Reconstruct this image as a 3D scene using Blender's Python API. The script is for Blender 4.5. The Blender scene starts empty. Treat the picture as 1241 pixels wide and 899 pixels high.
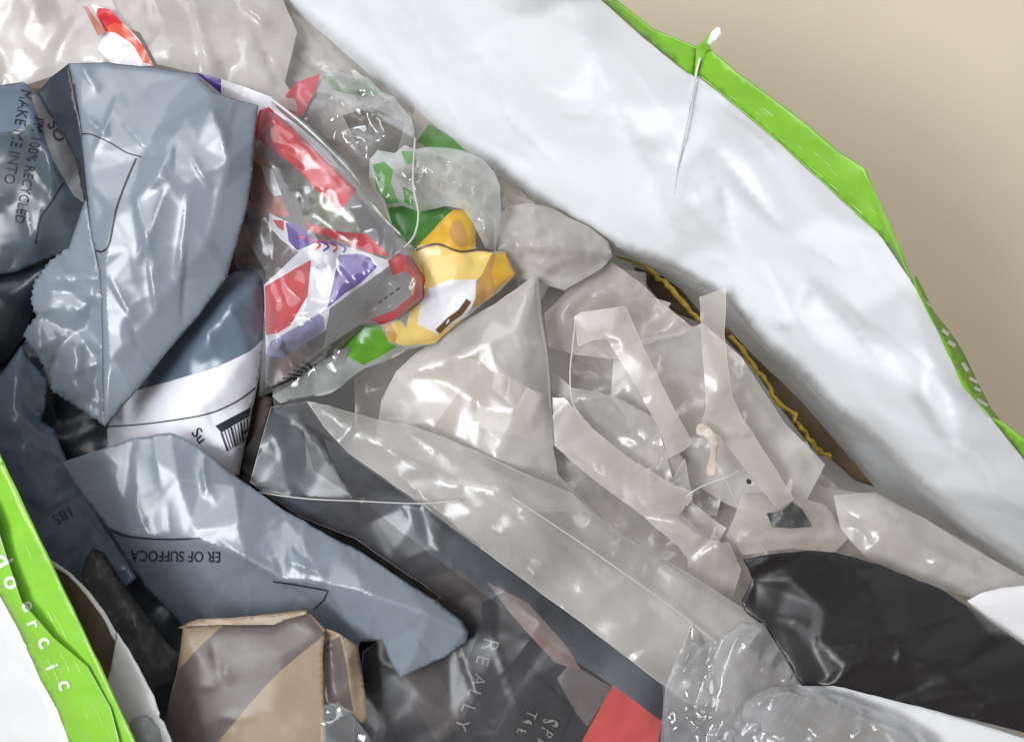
import bpy, bmesh, math, random
import numpy as np
from mathutils import Vector
from mathutils.geometry import delaunay_2d_cdt
from mathutils.bvhtree import BVHTree

random.seed(4)
scene = bpy.context.scene
C = scene.collection

# ------------------------------------------------------------------ camera, light, exposure
CAM_H = 0.60                      # camera height above the rim plane of the bag
S = 0.0004                        # metres per photo pixel in the rim plane
PW, PH = 1241.0, 899.0
cam_d = bpy.data.cameras.new('camera')
cam_d.sensor_width = 36.0
cam_d.angle = 2 * math.atan((PW / 2 * S) / CAM_H)
cam_d.clip_start = 0.01
cam_d.clip_end = 50
cam_d.dof.use_dof = True
cam_d.dof.focus_distance = 0.63
cam_d.dof.aperture_fstop = 14
cam = bpy.data.objects.new('camera', cam_d)
cam.location = (0, 0, CAM_H)
C.objects.link(cam)
scene.camera = cam

world = bpy.data.worlds.new('World')
scene.world = world
world.use_nodes = True
wb = world.node_tree.nodes['Background']
wb.inputs['Color'].default_value = (1.0, 0.945, 0.88, 1)
wb.inputs['Strength'].default_value = 0.22

def area_light(name, loc, target, sx, sy, watts, col):
    d = bpy.data.lights.new(name, 'AREA')
    d.shape = 'RECTANGLE'; d.size = sx; d.size_y = sy
    d.energy = watts; d.color = col
    o = bpy.data.objects.new(name, d)
    o.location = loc
    v = Vector(target) - Vector(loc)
    o.rotation_euler = v.to_track_quat('-Z', 'Y').to_euler()
    C.objects.link(o)
    return o

area_light('window_light', (-0.59, 0.42, 1.22), (0.0, 0.0, -0.05), 1.25, 0.85, 13.0, (0.92, 0.96, 1.0))
area_light('window_light', (-0.74, -0.16, 1.48), (0.05, 0.0, -0.1), 0.62, 0.52, 16.0, (0.95, 0.98, 1.0))

scene.view_settings.view_transform = 'Standard'
scene.view_settings.look = 'None'
scene.view_settings.gamma = 1.0
scene.view_settings.exposure = 0.2
scene.view_settings.use_curve_mapping = False
scene.cycles.max_bounces = 10
scene.cycles.diffuse_bounces = 4
scene.cycles.glossy_bounces = 3
scene.cycles.transmission_bounces = 6
scene.cycles.transparent_max_bounces = 40
scene.cycles.caustics_reflective = False
scene.cycles.caustics_refractive = False
scene.cycles.use_denoising = True

# ------------------------------------------------------------------ helpers: geometry
def W(px, py, h):
    """photo pixel + height in millimetres above the rim plane -> world metres"""
    z = h * 0.001
    k = S * (CAM_H - z) / CAM_H
    return ((px - PW / 2) * k, -(py - PH / 2) * k, z)

def hash2(i, j, seed):
    v = np.sin(i * 127.1 + j * 311.7 + seed * 74.7) * 43758.5453
    return (v - np.floor(v)) * 2 - 1

def vnoise(x, y, cell, seed):
    x = x / cell; y = y / cell
    i = np.floor(x); j = np.floor(y)
    f = x - i; g = y - j
    f = f * f * (3 - 2 * f); g = g * g * (3 - 2 * g)
    a = hash2(i, j, seed); b = hash2(i + 1, j, seed); c = hash2(i, j + 1, seed); d = hash2(i + 1, j + 1, seed)
    return (a * (1 - f) + b * f) * (1 - g) + (c * (1 - f) + d * f) * g

def facet(x, y, cell, seed, ang=0.0, stretch=1.0):
    """piecewise flat creased noise: crumpled film"""
    a = math.radians(ang)
    u = x * math.cos(a) + y * math.sin(a)
    v = -x * math.sin(a) + y * math.cos(a)
    u = u / stretch
    u = u + vnoise(x, y, cell * 1.3, seed + 5) * cell * 0.45
    v = v + vnoise(x, y, cell * 1.3, seed + 9) * cell * 0.45
    u = u / cell; v = v / cell
    s = (u + v) * 0.36602540378
    uu = u + s; vv = v + s
    i = np.floor(uu); j = np.floor(vv)
    f = uu - i; g = vv - j
    h00 = hash2(i, j, seed); h11 = hash2(i + 1, j + 1, seed)
    h10 = hash2(i + 1, j, seed); h01 = hash2(i, j + 1, seed)
    lo = h00 + (h10 - h00) * f + (h11 - h10) * g
    hi = h00 + (h11 - h01) * f + (h01 - h00) * g
    return np.where(f > g, lo, hi)

def inside(poly, X, Y):
    r = np.zeros(X.shape, bool)
    n = len(poly)
    for k in range(n):
        x1, y1 = poly[k][0], poly[k][1]
        x2, y2 = poly[(k + 1) % n][0], poly[(k + 1) % n][1]
        if y1 == y2: continue
        c = ((y1 > Y) != (y2 > Y)) & (X < (x2 - x1) * (Y - y1) / (y2 - y1) + x1)
        r ^= c
    return r

def seg_dist(X, Y, a, b):
    dx, dy = b[0] - a[0], b[1] - a[1]
    L = dx * dx + dy * dy + 1e-9
    t = np.clip(((X - a[0]) * dx + (Y - a[1]) * dy) / L, 0, 1)
    return np.hypot(X - a[0] - t * dx, Y - a[1] - t * dy)

def cdt(pts, edges):
    v, e, f, *_ = delaunay_2d_cdt([Vector((float(p[0]), float(p[1]))) for p in pts], edges, [], 0, 1e-4)
    return np.array([(p.x, p.y) for p in v]), [tuple(t) for t in f]

class Base:
    """piecewise linear height from outline + control points + creases"""
    def __init__(s, outline, ctrl, creases):
        pts = [tuple(p) for p in outline]; n = len(pts)
        ed = [(i, (i + 1) % n) for i in range(n)]
        for c in ctrl: pts.append(tuple(c))
        for cr in creases:
            k = len(pts)
            for p in cr: pts.append(tuple(p))
            ed += [(k + i, k + i + 1) for i in range(len(cr) - 1)]
        P = np.array([p[:2] for p in pts], float); H = np.array([p[2] for p in pts], float)
        v, f = cdt(P, ed)
        d = np.hypot(v[:, None, 0] - P[None, :, 0], v[:, None, 1] - P[None, :, 1])
        w = 1.0 / (d + 1e-3) ** 3
        s.H = (w * H).sum(1) / w.sum(1)
        near = d.min(1) < 0.5
        s.H[near] = H[d.argmin(1)][near]
        s.v = v
        s.f = [t for t in f if len(t) == 3]
    def __call__(s, X, Y):
        best = np.full(X.shape, -1e9); out = np.zeros(X.shape)
        for t in s.f:
            a, b, c = s.v[t[0]], s.v[t[1]], s.v[t[2]]
            D = (b[1] - c[1]) * (a[0] - c[0]) + (c[0] - b[0]) * (a[1] - c[1])
            if abs(D) < 1e-3: continue
            l1 = ((b[1] - c[1]) * (X - c[0]) + (c[0] - b[0]) * (Y - c[1])) / D
            l2 = ((c[1] - a[1]) * (X - c[0]) + (a[0] - c[0]) * (Y - c[1])) / D
            l3 = 1 - l1 - l2
            m = np.minimum(np.minimum(l1, l2), l3)
            q = np.stack([l1, l2, l3]); q = np.clip(q, 0, 1); q /= q.sum(0)
            h = q[0] * s.H[t[0]] + q[1] * s.H[t[1]] + q[2] * s.H[t[2]]
            k = m > best
            best = np.where(k, m, best); out = np.where(k, h, out)
        return out

ORG = {}
SURF = {}
def link_mesh(name, verts, faces, mats, parent=None, midx=None, uv=None, smooth=True):
    verts = np.asarray(verts, float)
    cen = verts.mean(0)
    me = bpy.data.meshes.new(name)
    me.from_pydata([tuple(v) for v in (verts - cen)], [], faces)
    for m in mats: me.materials.append(m)
    if midx is not None: me.polygons.foreach_set('material_index', midx)
    if smooth: me.polygons.foreach_set('use_smooth', [True] * len(me.polygons))
    if uv is not None:
        lay = me.uv_layers.new(name='sheet')
        idx = np.zeros(len(me.loops), int); me.loops.foreach_get('vertex_index', idx)
        lay.data.foreach_set('uv', np.asarray(uv, float)[idx].ravel())
    me.update()
    o = bpy.data.objects.new(name, me)
    C.objects.link(o)
    po = np.zeros(3)
    if parent is not None:
        o.parent = parent; po = ORG[parent.name]
    o.location = tuple(cen - po)
    ORG[o.name] = cen
    return o

def tag(o, label, cat, group=None):
    o['label'] = label; o['category'] = cat
    if group: o['group'] = group
    return o

def thing(name, px, py, h, label, cat, group=None):
    o = bpy.data.objects.new(name, None)
    o.empty_display_size = 0.02
    C.objects.link(o)
    o.location = W(px, py, h)
    ORG[o.name] = np.array(W(px, py, h))
    return tag(o, label, cat, group)

def resample(poly, step, closed=True, jit=0.0, seed=0):
    out = []
    n = len(poly)
    for i in range(n if closed else n - 1):
        a, b = poly[i], poly[(i + 1) % n]
        L = math.hypot(b[0] - a[0], b[1] - a[1])
        k = max(1, int(round(L / step)))
        for j in range(k):
            t = j / k
            out.append((a[0] + (b[0] - a[0]) * t, a[1] + (b[1] - a[1]) * t))
    if not closed: out.append((poly[-1][0], poly[-1][1]))
    if jit:
        A = np.array(out)
        A[:, 0] += vnoise(A[:, 0], A[:, 1], step * 3.2, seed + 31) * jit
        A[:, 1] += vnoise(A[:, 0], A[:, 1], step * 3.2, seed + 47) * jit
        out = [tuple(p) for p in A]
    return out

def curve(pts, closed=False, n=4):
    """Catmull-Rom through points of any dimension"""
    P = [np.array(p, float) for p in pts]; m = len(P); out = []
    for i in range(m if closed else m - 1):
        p0 = P[(i - 1) % m] if closed or i > 0 else P[i]
        p1 = P[i]; p2 = P[(i + 1) % m]
        p3 = P[(i + 2) % m] if closed or i + 2 < m else p2
        for j in range(n):
            t = j / n
            out.append(tuple(0.5 * ((2 * p1) + (-p0 + p2) * t + (2 * p0 - 5 * p1 + 4 * p2 - p3) * t * t + (-p0 + 3 * p1 - 3 * p2 + p3) * t ** 3)))
    if not closed: out.append(tuple(P[-1]))
    return out

def jag(a, b, amp, n, seed=1):
    """serrated tear between two outline points"""
    r = random.Random(seed); out = []
    L = math.hypot(b[0] - a[0], b[1] - a[1]); nx, ny = -(b[1] - a[1]) / L, (b[0] - a[0]) / L
    for i in range(n):
        t = (i + 0.5 * (r.random() - .5)) / n
        s = (amp if i % 2 else -amp * .3) * (0.6 + 0.6 * r.random())
        out.append((a[0] + (b[0] - a[0]) * t + nx * s, a[1] + (b[1] - a[1]) * t + ny * s, a[2] + (b[2] - a[2]) * t))
    return out

def sheet(name, outline, mats, parent=None, ctrl=(), creases=(), regions=(), step=6.0, relax=2,
          crumple=(), pleat=(), droop=None, edge=0.5, thick=0.0, seed=1, back=None, rim=0.0, wrinkle=(), raw=False):
    """a crumpled sheet: outline, folds and crumples with real heights in millimetres"""
    outline = list(outline)
    base = Base(outline, list(ctrl), [list(c) for c in creases])
    out2 = resample(outline, step, True, edge, seed)
    pts = list(out2); n = len(pts)
    ed = [(i, (i + 1) % n) for i in range(n)]
    lines = [(outline[i], outline[(i + 1) % len(outline)]) for i in range(len(outline))]
    for cr in creases:
        q = resample(cr, step, False); k = len(pts); pts += q
        ed += [(k + i, k + i + 1) for i in range(len(q) - 1)]
        lines += [(cr[i], cr[i + 1]) for i in range(len(cr) - 1)]
    for poly, _ in regions:
        q = resample(poly, step, True, 0.5, seed + 3); k = len(pts); pts += q
        ed += [(k + i, k + (i + 1) % len(q)) for i in range(len(q))]
        lines += [(poly[i], poly[(i + 1) % len(poly)]) for i in range(len(poly))]
    xs = [p[0] for p in outline]; ys = [p[1] for p in outline]
    rs = np.random.RandomState(seed)
    gy = np.arange(min(ys), max(ys), step * 0.866)
    gx = np.arange(min(xs), max(xs), step)
    X, Y = np.meshgrid(gx, gy)
    X = X + (np.arange(len(gy)) % 2)[:, None] * step / 2
    X = (X + rs.uniform(-.2, .2, X.shape) * step).ravel(); Y = (Y + rs.uniform(-.2, .2, Y.shape) * step).ravel()
    k = inside(outline, X, Y)
    X, Y = X[k], Y[k]
    for a, b in lines:
        if len(X) == 0: break
        k = seg_dist(X, Y, a, b) > step * 0.55
        X, Y = X[k], Y[k]
    pts += list(zip(X, Y))
    v, f = cdt(pts, ed)
    tri = np.array([t for t in f if len(t) == 3])
    cx = v[tri][:, :, 0].mean(1); cy = v[tri][:, :, 1].mean(1)
    k = inside(out2, cx, cy)
    tri = tri[k]; cx, cy = cx[k], cy[k]
    used = np.unique(tri); mp = -np.ones(len(v), int); mp[used] = np.arange(len(used))
    v = v[used]; tri = mp[tri]
    h = base(v[:, 0], v[:, 1])
    if relax:
        E = np.concatenate([tri[:, [0, 1]], tri[:, [1, 2]], tri[:, [2, 0]]]); E = np.concatenate([E, E[:, ::-1]])
        i0, i1 = E[:, 0], E[:, 1]; nv = len(v)
        S_ = lambda q: np.bincount(i0, weights=q, minlength=nv)
        dx, dy = v[i1, 0] - v[i0, 0], v[i1, 1] - v[i0, 1]
        deg = np.maximum(S_(np.ones(len(E))), 1)
        sxx, sxy, syy = S_(dx * dx) + .01, S_(dx * dy), S_(dy * dy) + .01
        mx_, my_ = S_(dx) / deg, S_(dy) / deg
        det = sxx * syy - sxy * sxy
        for _ in range(relax):     # smooth without being fooled by uneven spacing
            dh = h[i1] - h[i0]
            sxh, syh = S_(dx * dh), S_(dy * dh)
            gx_, gy_ = (sxh * syy - syh * sxy) / det, (syh * sxx - sxh * sxy) / det
            h = h + 0.6 * (S_(dh) / deg - gx_ * mx_ - gy_ * my_)
    for q in crumple:      # (amp mm, cell px, angle, stretch)
        amp, cell = q[0], q[1]
        ang = q[2] if len(q) > 2 else 0; st = q[3] if len(q) > 3 else 1
        h = h + amp * facet(v[:, 0], v[:, 1], cell, seed * 13 + cell, ang, st)
    for n_, amp, ln, ang, spread in wrinkle:      # sharp crease marks: count, height, length px, direction, spread
        rw = np.random.RandomState(seed * 7 + n_)
        for _ in range(n_):
            k_ = rw.randint(len(v)); a = math.radians(ang + rw.uniform(-spread, spread)); L_ = ln * rw.uniform(.4, 1.2)
            dx, dy = v[:, 0] - v[k_, 0], v[:, 1] - v[k_, 1]
            u = (dx * math.cos(a) + dy * math.sin(a)) / L_
            w = -dx * math.sin(a) + dy * math.cos(a) + rw.uniform(-.12, .12) * L_ * u * u
            tp = np.clip(1 - (2 * u) ** 2, 0, 1)
            lo, hi = rw.uniform(1.6, 4.2), rw.uniform(5, 16)
            h = h + amp * rw.uniform(.4, 1.1) * rw.choice([-1, 1, 1]) * tp * np.exp(-np.where(w > 0, w / lo, -w / hi))
    for amp, wl, ang in pleat:
        a = math.radians(ang)
        u = (v[:, 0] * math.cos(a) + v[:, 1] * math.sin(a)) / wl + vnoise(v[:, 0], v[:, 1], wl * 2.4, seed + 71) * 0.9
        w = np.abs((u - np.floor(u)) * 2 - 1)
        h = h + amp * (w - .5) * (0.55 + 0.45 * vnoise(v[:, 0], v[:, 1], wl * 2, seed + 77))
    if droop:
        d = np.full(len(v), 1e9)
        m = len(outline)
        for i in (droop[2] if len(droop) > 2 else range(m)):
            d = np.minimum(d, seg_dist(v[:, 0], v[:, 1], outline[i % m], outline[(i + 1) % m]))
        h = h - droop[0] * np.exp(-(d / droop[1]) ** 1.3)
    z = h * 0.001
    kk = S * (CAM_H - z) / CAM_H
    V = np.stack([(v[:, 0] - PW / 2) * kk, -(v[:, 1] - PH / 2) * kk, z], 1)
    # counter-clockwise seen from above
    A = v[tri[:, 1]] - v[tri[:, 0]]; B = v[tri[:, 2]] - v[tri[:, 0]]
    flip = (A[:, 0] * B[:, 1] - A[:, 1] * B[:, 0]) > 0
    tri[flip] = tri[flip][:, ::-1]
    if raw: return V, tri, v * 0.001
    midx = np.zeros(len(tri), int)
    for poly, mi in regions:
        midx[inside(poly, cx, cy)] = mi
    mats = mats if isinstance(mats, (list, tuple)) else [mats]
    o = link_mesh(name, V, [tuple(int(q) for q in t) for t in tri], list(mats) + ([back] if back else []), parent, midx, v * 0.001)
    SURF[o.name] = BVHTree.FromPolygons([tuple(p) for p in V], [tuple(int(q) for q in t) for t in tri])
    if rim:
        q = [(p[0], p[1]) for p in out2] + [out2[0]]
        rib = ribbon(o, q, rim, M['strand'], o, 'cut_edge', .15, False)
    if thick:
        md = o.modifiers.new('thickness', 'SOLIDIFY'); md.thickness = thick * 0.001; md.offset = -1
        if back: md.material_offset = len(mats)
    return o

def drop(o, px, py, lift=0.3):
    """point of sheet o under a photo pixel, lifted off the sheet"""
    b = SURF[o.name]
    org = Vector((0, 0, CAM_H)); d = (Vector(W(px, py, 0)) - org).normalized()
    loc, nor, _, _ = b.ray_cast(org, d)
    if loc is None:
        hh = -40.0
        for _ in range(4):
            loc, nor, _, _ = b.find_nearest(Vector(W(px, py, hh)))
            hh = loc.z * 1000
    if nor.dot(d) > 0: nor = -nor
    return loc + nor * lift * 0.001 - d * lift * 0.0005

def ribbon(o, pts, width, mat, parent, name='printed_line', lift=0.3, smooth=True):
    """flat printed line lying on sheet o"""
    p = curve(pts, False, 5) if smooth and len(pts) > 2 else list(pts)
    p = resample(p, 4, False)
    vs = []; fs = []
    for i, q in enumerate(p):
        a = p[max(i - 1, 0)]; b = p[min(i + 1, len(p) - 1)]
        L = math.hypot(b[0] - a[0], b[1] - a[1]) + 1e-6
        nx, ny = -(b[1] - a[1]) / L * width / 2, (b[0] - a[0]) / L * width / 2
        vs.append(drop(o, q[0] + nx, q[1] + ny, lift)); vs.append(drop(o, q[0] - nx, q[1] - ny, lift))
        if i: k = 2 * i; fs.append((k - 2, k - 1, k + 1, k))
    return link_mesh(name, vs, fs, [mat], parent)

def patch(o, poly, mat, parent, name, lift=0.3, step=6):
    """flat printed patch lying on sheet o"""
    out2 = resample(poly, step); n = len(out2)
    pts = list(out2)
    xs = [p[0] for p in poly]; ys = [p[1] for p in poly]
    X, Y = np.meshgrid(np.arange(min(xs), max(xs), step), np.arange(min(ys), max(ys), step))
    X = X.ravel(); Y = Y.ravel(); k = inside(poly, X, Y); X, Y = X[k], Y[k]
    for i in range(len(poly)):
        k = seg_dist(X, Y, poly[i], poly[(i + 1) % len(poly)]) > step * .5; X, Y = X[k], Y[k]
    pts += list(zip(X, Y))
    v, f = cdt(pts, [(i, (i + 1) % n) for i in range(n)])
    tri = [t for t in f if inside(poly, np.array([v[list(t)][:, 0].mean()]), np.array([v[list(t)][:, 1].mean()]))[0]]
    return link_mesh(name, [drop(o, p[0], p[1], lift) for p in v], [tuple(t) for t in tri], [mat], parent, uv=v * .001)

def text(o, s, px, py, cap, ang, mat, parent, name='printed_text', lift=0.35, mirror=False, spacing=1.0, bold=0.0, aspect=1.0):
    """lettering laid on sheet o: (px,py) start of the baseline, cap height in px, reading direction ang (clockwise from +x)"""
    cu = bpy.data.curves.new(name, 'FONT'); cu.body = s; cu.size = 1; cu.space_character = spacing; cu.offset = bold
    cu.resolution_u = 3
    t = bpy.data.objects.new(name, cu); C.objects.link(t)
    dg = bpy.context.evaluated_depsgraph_get()
    me = bpy.data.meshes.new_from_object(t.evaluated_get(dg))
    C.objects.unlink(t); bpy.data.objects.remove(t)
    k = cap / 0.69
    a = math.radians(ang); ux, uy = math.cos(a), math.sin(a); vx, vy = math.sin(a), -math.cos(a)
    if mirror: vx, vy = -vx, -vy
    vs = []
    for q in me.vertices:
        X = px + (q.co.x * ux * aspect + q.co.y * vx) * k; Y = py + (q.co.x * uy * aspect + q.co.y * vy) * k
        vs.append(drop(o, X, Y, lift))
    fs = [tuple(p.vertices) for p in me.polygons]
    bpy.data.meshes.remove(me)
    return link_mesh(name, vs, fs, [mat], parent, smooth=False)

def tube(name, pts, r, mat, parent=None, seg=6):
    """thin round strand through (px,py,h) points"""
    p = [Vector(W(*q)) for q in curve(pts, False, 5)]
    vs = []; fs = []
    for i, q in enumerate(p):
        d = (p[min(i + 1, len(p) - 1)] - p[max(i - 1, 0)]).normalized()
        u = d.orthogonal().normalized(); w = d.cross(u)
        for k in range(seg):
            a = 2 * math.pi * k / seg
            vs.append(q + (u * math.cos(a) + w * math.sin(a)) * r * 0.001)
        if i:
            for k in range(seg):
                k2 = (k + 1) % seg; b = (i - 1) * seg
                fs.append((b + k, b + k2, b + seg + k2, b + seg + k))
    fs.append(tuple(range(seg))[::-1]); fs.append(tuple(range(len(vs) - seg, len(vs))))
    return link_mesh(name, vs, fs, [mat], parent)

# ------------------------------------------------------------------ helpers: materials
def lin(r, g, b):
    f = lambda c: (c / 255 / 12.92) if c / 255 <= 0.04045 else ((c / 255 + 0.055) / 1.055) ** 2.4
    return (f(r), f(g), f(b), 1)

def new_mat(name):
    m = bpy.data.materials.new(name); m.use_nodes = True
    nt = m.node_tree; nt.nodes.clear()
    return m, nt, nt.nodes.new, nt.links.new

def bump_chain(nt, N, L, items):
    """items: (kind, scale per metre, strength); returns a normal socket"""
    tc = N('ShaderNodeTexCoord'); prev = None
    for kind, sc, st in items:
        if kind == 'crease':
            wn = N('ShaderNodeTexNoise'); wn.inputs['Scale'].default_value = sc * .8; L(tc.outputs['Object'], wn.inputs['Vector'])
            mx = N('ShaderNodeVectorMath'); mx.operation = 'MULTIPLY_ADD'
            mx.inputs[1].default_value = (0.5 / sc,) * 3; L(wn.outputs['Color'], mx.inputs[0]); L(tc.outputs['Object'], mx.inputs[2])
            t = N('ShaderNodeTexVoronoi'); t.feature = 'DISTANCE_TO_EDGE'; t.inputs['Scale'].default_value = sc
            L(mx.outputs[0], t.inputs['Vector'])
            r = N('ShaderNodeMapRange'); r.inputs['From Max'].default_value = 0.16; r.interpolation_type = 'SMOOTHSTEP'
            L(t.outputs['Distance'], r.inputs['Value']); out = r.outputs['Result']
        elif kind == 'facet':
            t = N('ShaderNodeTexVoronoi'); t.feature = 'F1'; t.inputs['Scale'].default_value = sc
            L(tc.outputs['Object'], t.inputs['Vector']); out = t.outputs['Distance']
        else:
            t = N('ShaderNodeTexNoise'); t.inputs['Scale'].default_value = sc; t.inputs['Detail'].default_value = 3
            L(tc.outputs['Object'], t.inputs['Vector']); out = t.outputs['Fac']
        b = N('ShaderNodeBump'); b.inputs['Strength'].default_value = st; b.inputs['Distance'].default_value = 0.12 / sc
        L(out, b.inputs['Height'])
        if prev is not None: L(prev, b.inputs['Normal'])
        prev = b.outputs['Normal']
    return prev

def plastic(name, col, rough=0.3, var=0.08, bump=(('crease', 45, .25), ('noise', 160, .2)), spec=0.5, transl=0.0, vscale=40, dust=0.0):
    m, nt, N, L = new_mat(name)
    out = N('ShaderNodeOutputMaterial'); p = N('ShaderNodeBsdfPrincipled')
    tc = N('ShaderNodeTexCoord'); ns = N('ShaderNodeTexNoise'); ns.inputs['Scale'].default_value = vscale; ns.inputs['Detail'].default_value = 6
    L(tc.outputs['Object'], ns.inputs['Vector'])
    r = N('ShaderNodeMapRange'); r.inputs['From Min'].default_value = .3; r.inputs['From Max'].default_value = .7
    r.inputs['To Min'].default_value = 1 - var; r.inputs['To Max'].default_value = 1 + var
    L(ns.outputs['Fac'], r.inputs['Value'])
    mul = N('ShaderNodeVectorMath'); mul.operation = 'SCALE'; mul.inputs[0].default_value = col[:3]
    L(r.outputs['Result'], mul.inputs['Scale']); colout = mul.outputs[0]
    if dust:
        d = N('ShaderNodeTexNoise'); d.inputs['Scale'].default_value = 130; d.inputs['Detail'].default_value = 9; d.inputs['Roughness'].default_value = .75
        L(tc.outputs['Object'], d.inputs['Vector'])
        dr = N('ShaderNodeMapRange'); dr.inputs['From Min'].default_value = .5; dr.inputs['From Max'].default_value = .8; dr.inputs['To Max'].default_value = dust
        L(d.outputs['Fac'], dr.inputs['Value'])
        mx = N('ShaderNodeMix'); mx.data_type = 'RGBA'; L(dr.outputs['Result'], mx.inputs['Factor']); L(colout, mx.inputs['A'])
        mx.inputs['B'].default_value = (.45, .43, .40, 1); colout = mx.outputs['Result']
    L(colout, p.inputs['Base Color'])
    rr = N('ShaderNodeMapRange'); rr.inputs['To Min'].default_value = rough * .8; rr.inputs['To Max'].default_value = rough * 1.3
    L(ns.outputs['Fac'], rr.inputs['Value']); L(rr.outputs['Result'], p.inputs['Roughness'])
    p.inputs['Specular IOR Level'].default_value = spec
    if bump:
        nrm = bump_chain(nt, N, L, bump); L(nrm, p.inputs['Normal'])
    if transl:
        t = N('ShaderNodeBsdfTranslucent'); L(colout, t.inputs['Color'])
        mx = N('ShaderNodeMixShader'); mx.inputs[0].default_value = transl
        L(p.outputs[0], mx.inputs[1]); L(t.outputs[0], mx.inputs[2]); L(mx.outputs[0], out.inputs[0])
    else:
        L(p.outputs[0], out.inputs[0])
    return m

def film(name, haze=.3, tint=(.97, .96, .95), milk=(.82, .80, .78), rough=.12, gloss=1.0, cloud=.5, cscale=18,
         bump=(('crease', 60, .35), ('noise', 120, .3)), edge=.35):
    """clear to frosted polythene: transparent + milky scatter + sheen"""
    m, nt, N, L = new_mat(name)
    out = N('ShaderNodeOutputMaterial')
    nrm = bump_chain(nt, N, L, bump) if bump else None
    tr = N('ShaderNodeBsdfTransparent'); tr.inputs[0].default_value = (*tint, 1)
    df = N('ShaderNodeBsdfDiffuse'); df.inputs[0].default_value = (*milk, 1)
    tl = N('ShaderNodeBsdfTranslucent'); tl.inputs[0].default_value = (*milk, 1)
    mk = N('ShaderNodeMixShader'); mk.inputs[0].default_value = .3
    L(df.outputs[0], mk.inputs[1]); L(tl.outputs[0], mk.inputs[2])
    tc = N('ShaderNodeTexCoord'); ns = N('ShaderNodeTexNoise'); ns.inputs['Scale'].default_value = cscale; ns.inputs['Detail'].default_value = 7
    L(tc.outputs['Object'], ns.inputs['Vector'])
    r = N('ShaderNodeMapRange'); r.inputs['From Min'].default_value = .3; r.inputs['From Max'].default_value = .7
    r.inputs['To Min'].default_value = haze * (1 - cloud); r.inputs['To Max'].default_value = min(1, haze * (1 + cloud))
    L(ns.outputs['Fac'], r.inputs['Value'])
    lw = N('ShaderNodeLayerWeight'); lw.inputs['Blend'].default_value = .35
    ad = N('ShaderNodeMath'); ad.operation = 'MULTIPLY_ADD'; ad.use_clamp = True
    ad.inputs[1].default_value = edge
    L(lw.outputs['Facing'], ad.inputs[0]); L(r.outputs['Result'], ad.inputs[2])
    ms = N('ShaderNodeMixShader'); L(ad.outputs[0], ms.inputs[0]); L(tr.outputs[0], ms.inputs[1]); L(mk.outputs[0], ms.inputs[2])
    gl = N('ShaderNodeBsdfGlossy'); gl.inputs['Roughness'].default_value = rough; gl.inputs[0].default_value = (1, 1, 1, 1)
    fr = N('ShaderNodeFresnel'); fr.inputs['IOR'].default_value = 1.5
    fm = N('ShaderNodeMath'); fm.operation = 'MULTIPLY'; fm.inputs[1].default_value = gloss; fm.use_clamp = True
    L(fr.outputs[0], fm.inputs[0])
    if nrm is not None:
        for s in (df, tl, gl, fr): L(nrm, s.inputs['Normal'])
    fx = N('ShaderNodeMixShader'); L(fm.outputs[0], fx.inputs[0]); L(ms.outputs[0], fx.inputs[1]); L(gl.outputs[0], fx.inputs[2])
    L(fx.outputs[0], out.inputs[0])
    return m

SOFT = (('noise', 35, .35), ('noise', 150, .15))
M = {}
M['floor'] = plastic('cream_floor', lin(238, 224, 198), .7, .03, (('noise', 500, .15),), .25, vscale=6)
M['bag_white'] = plastic('woven_white', (.82, .84, .875, 1), .34, .012, (('crease', 17, .05),), .45, .08)
M['bag_green'] = plastic('green_print', lin(134, 194, 58), .42, .06, (('noise', 420, .25), ('noise', 40, .15)), .4, .1, dust=.16)
M['hem_wear'] = plastic('worn_green_print', lin(176, 212, 120), .5, .1, None)
M['bag_tip'] = plastic('white_thread', (.8, .8, .78, 1), .5)
MB = (('noise', 12, .08), ('noise', 350, .03))
M['grey'] = plastic('grey_polythene', lin(122, 131, 142), .25, .05, MB, .55)
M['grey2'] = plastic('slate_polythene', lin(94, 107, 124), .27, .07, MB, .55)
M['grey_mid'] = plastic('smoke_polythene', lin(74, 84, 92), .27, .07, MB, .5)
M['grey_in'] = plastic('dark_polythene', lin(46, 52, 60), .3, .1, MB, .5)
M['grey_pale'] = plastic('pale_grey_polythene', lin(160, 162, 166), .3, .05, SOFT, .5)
M['char'] = plastic('charcoal_film', lin(72, 70, 70), .4, .2, (('crease', 30, .25), ('noise', 60, .3)), .5, dust=.35)
M['ink'] = plastic('black_ink', lin(38, 40, 50), .4, 0, None, .4)
M['ink_white'] = plastic('white_ink', (.80, .84, .76, 1), .4, .03, None)
M['ink_pale'] = plastic('pale_ink', lin(120, 118, 115), .45, .03, None)
M['label'] = plastic('label_paper', lin(222, 220, 230), .5, .02, (('noise', 40, .1),), .3)
M['black'] = plastic('black_polythene', lin(32, 29, 31), .36, .1, (('noise', 400, .06),), .5)
M['blackfilm'] = plastic('black_print_film', lin(34, 29, 30), .5, .3, (('noise', 30, .15),), .18)
M['white_in'] = plastic('white_polythene', (.80, .80, .82, 1), .45, .02, (('noise', 20, .2),), .4)
M['paper'] = plastic('white_paper', (.74, .72, .73, 1), .7, .04, (('noise', 160, .3),), .2)
M['brown_paper'] = plastic('brown_paper', lin(100, 84, 70), .7, .08, (('noise', 90, .3),), .2)
M['gold'] = plastic('bronze_foil', lin(152, 133, 110), .4, .08, MB, .5, dust=.12)
M['gold_dark'] = plastic('grey_brown_print', lin(100, 90, 88), .4, .08, MB, .5, dust=.12)
PB = (('crease', 20, .12), ('noise', 20, .15))
M['red'] = plastic('red_print', lin(206, 52, 58), .27, .05, PB, .5, .15)
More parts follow.
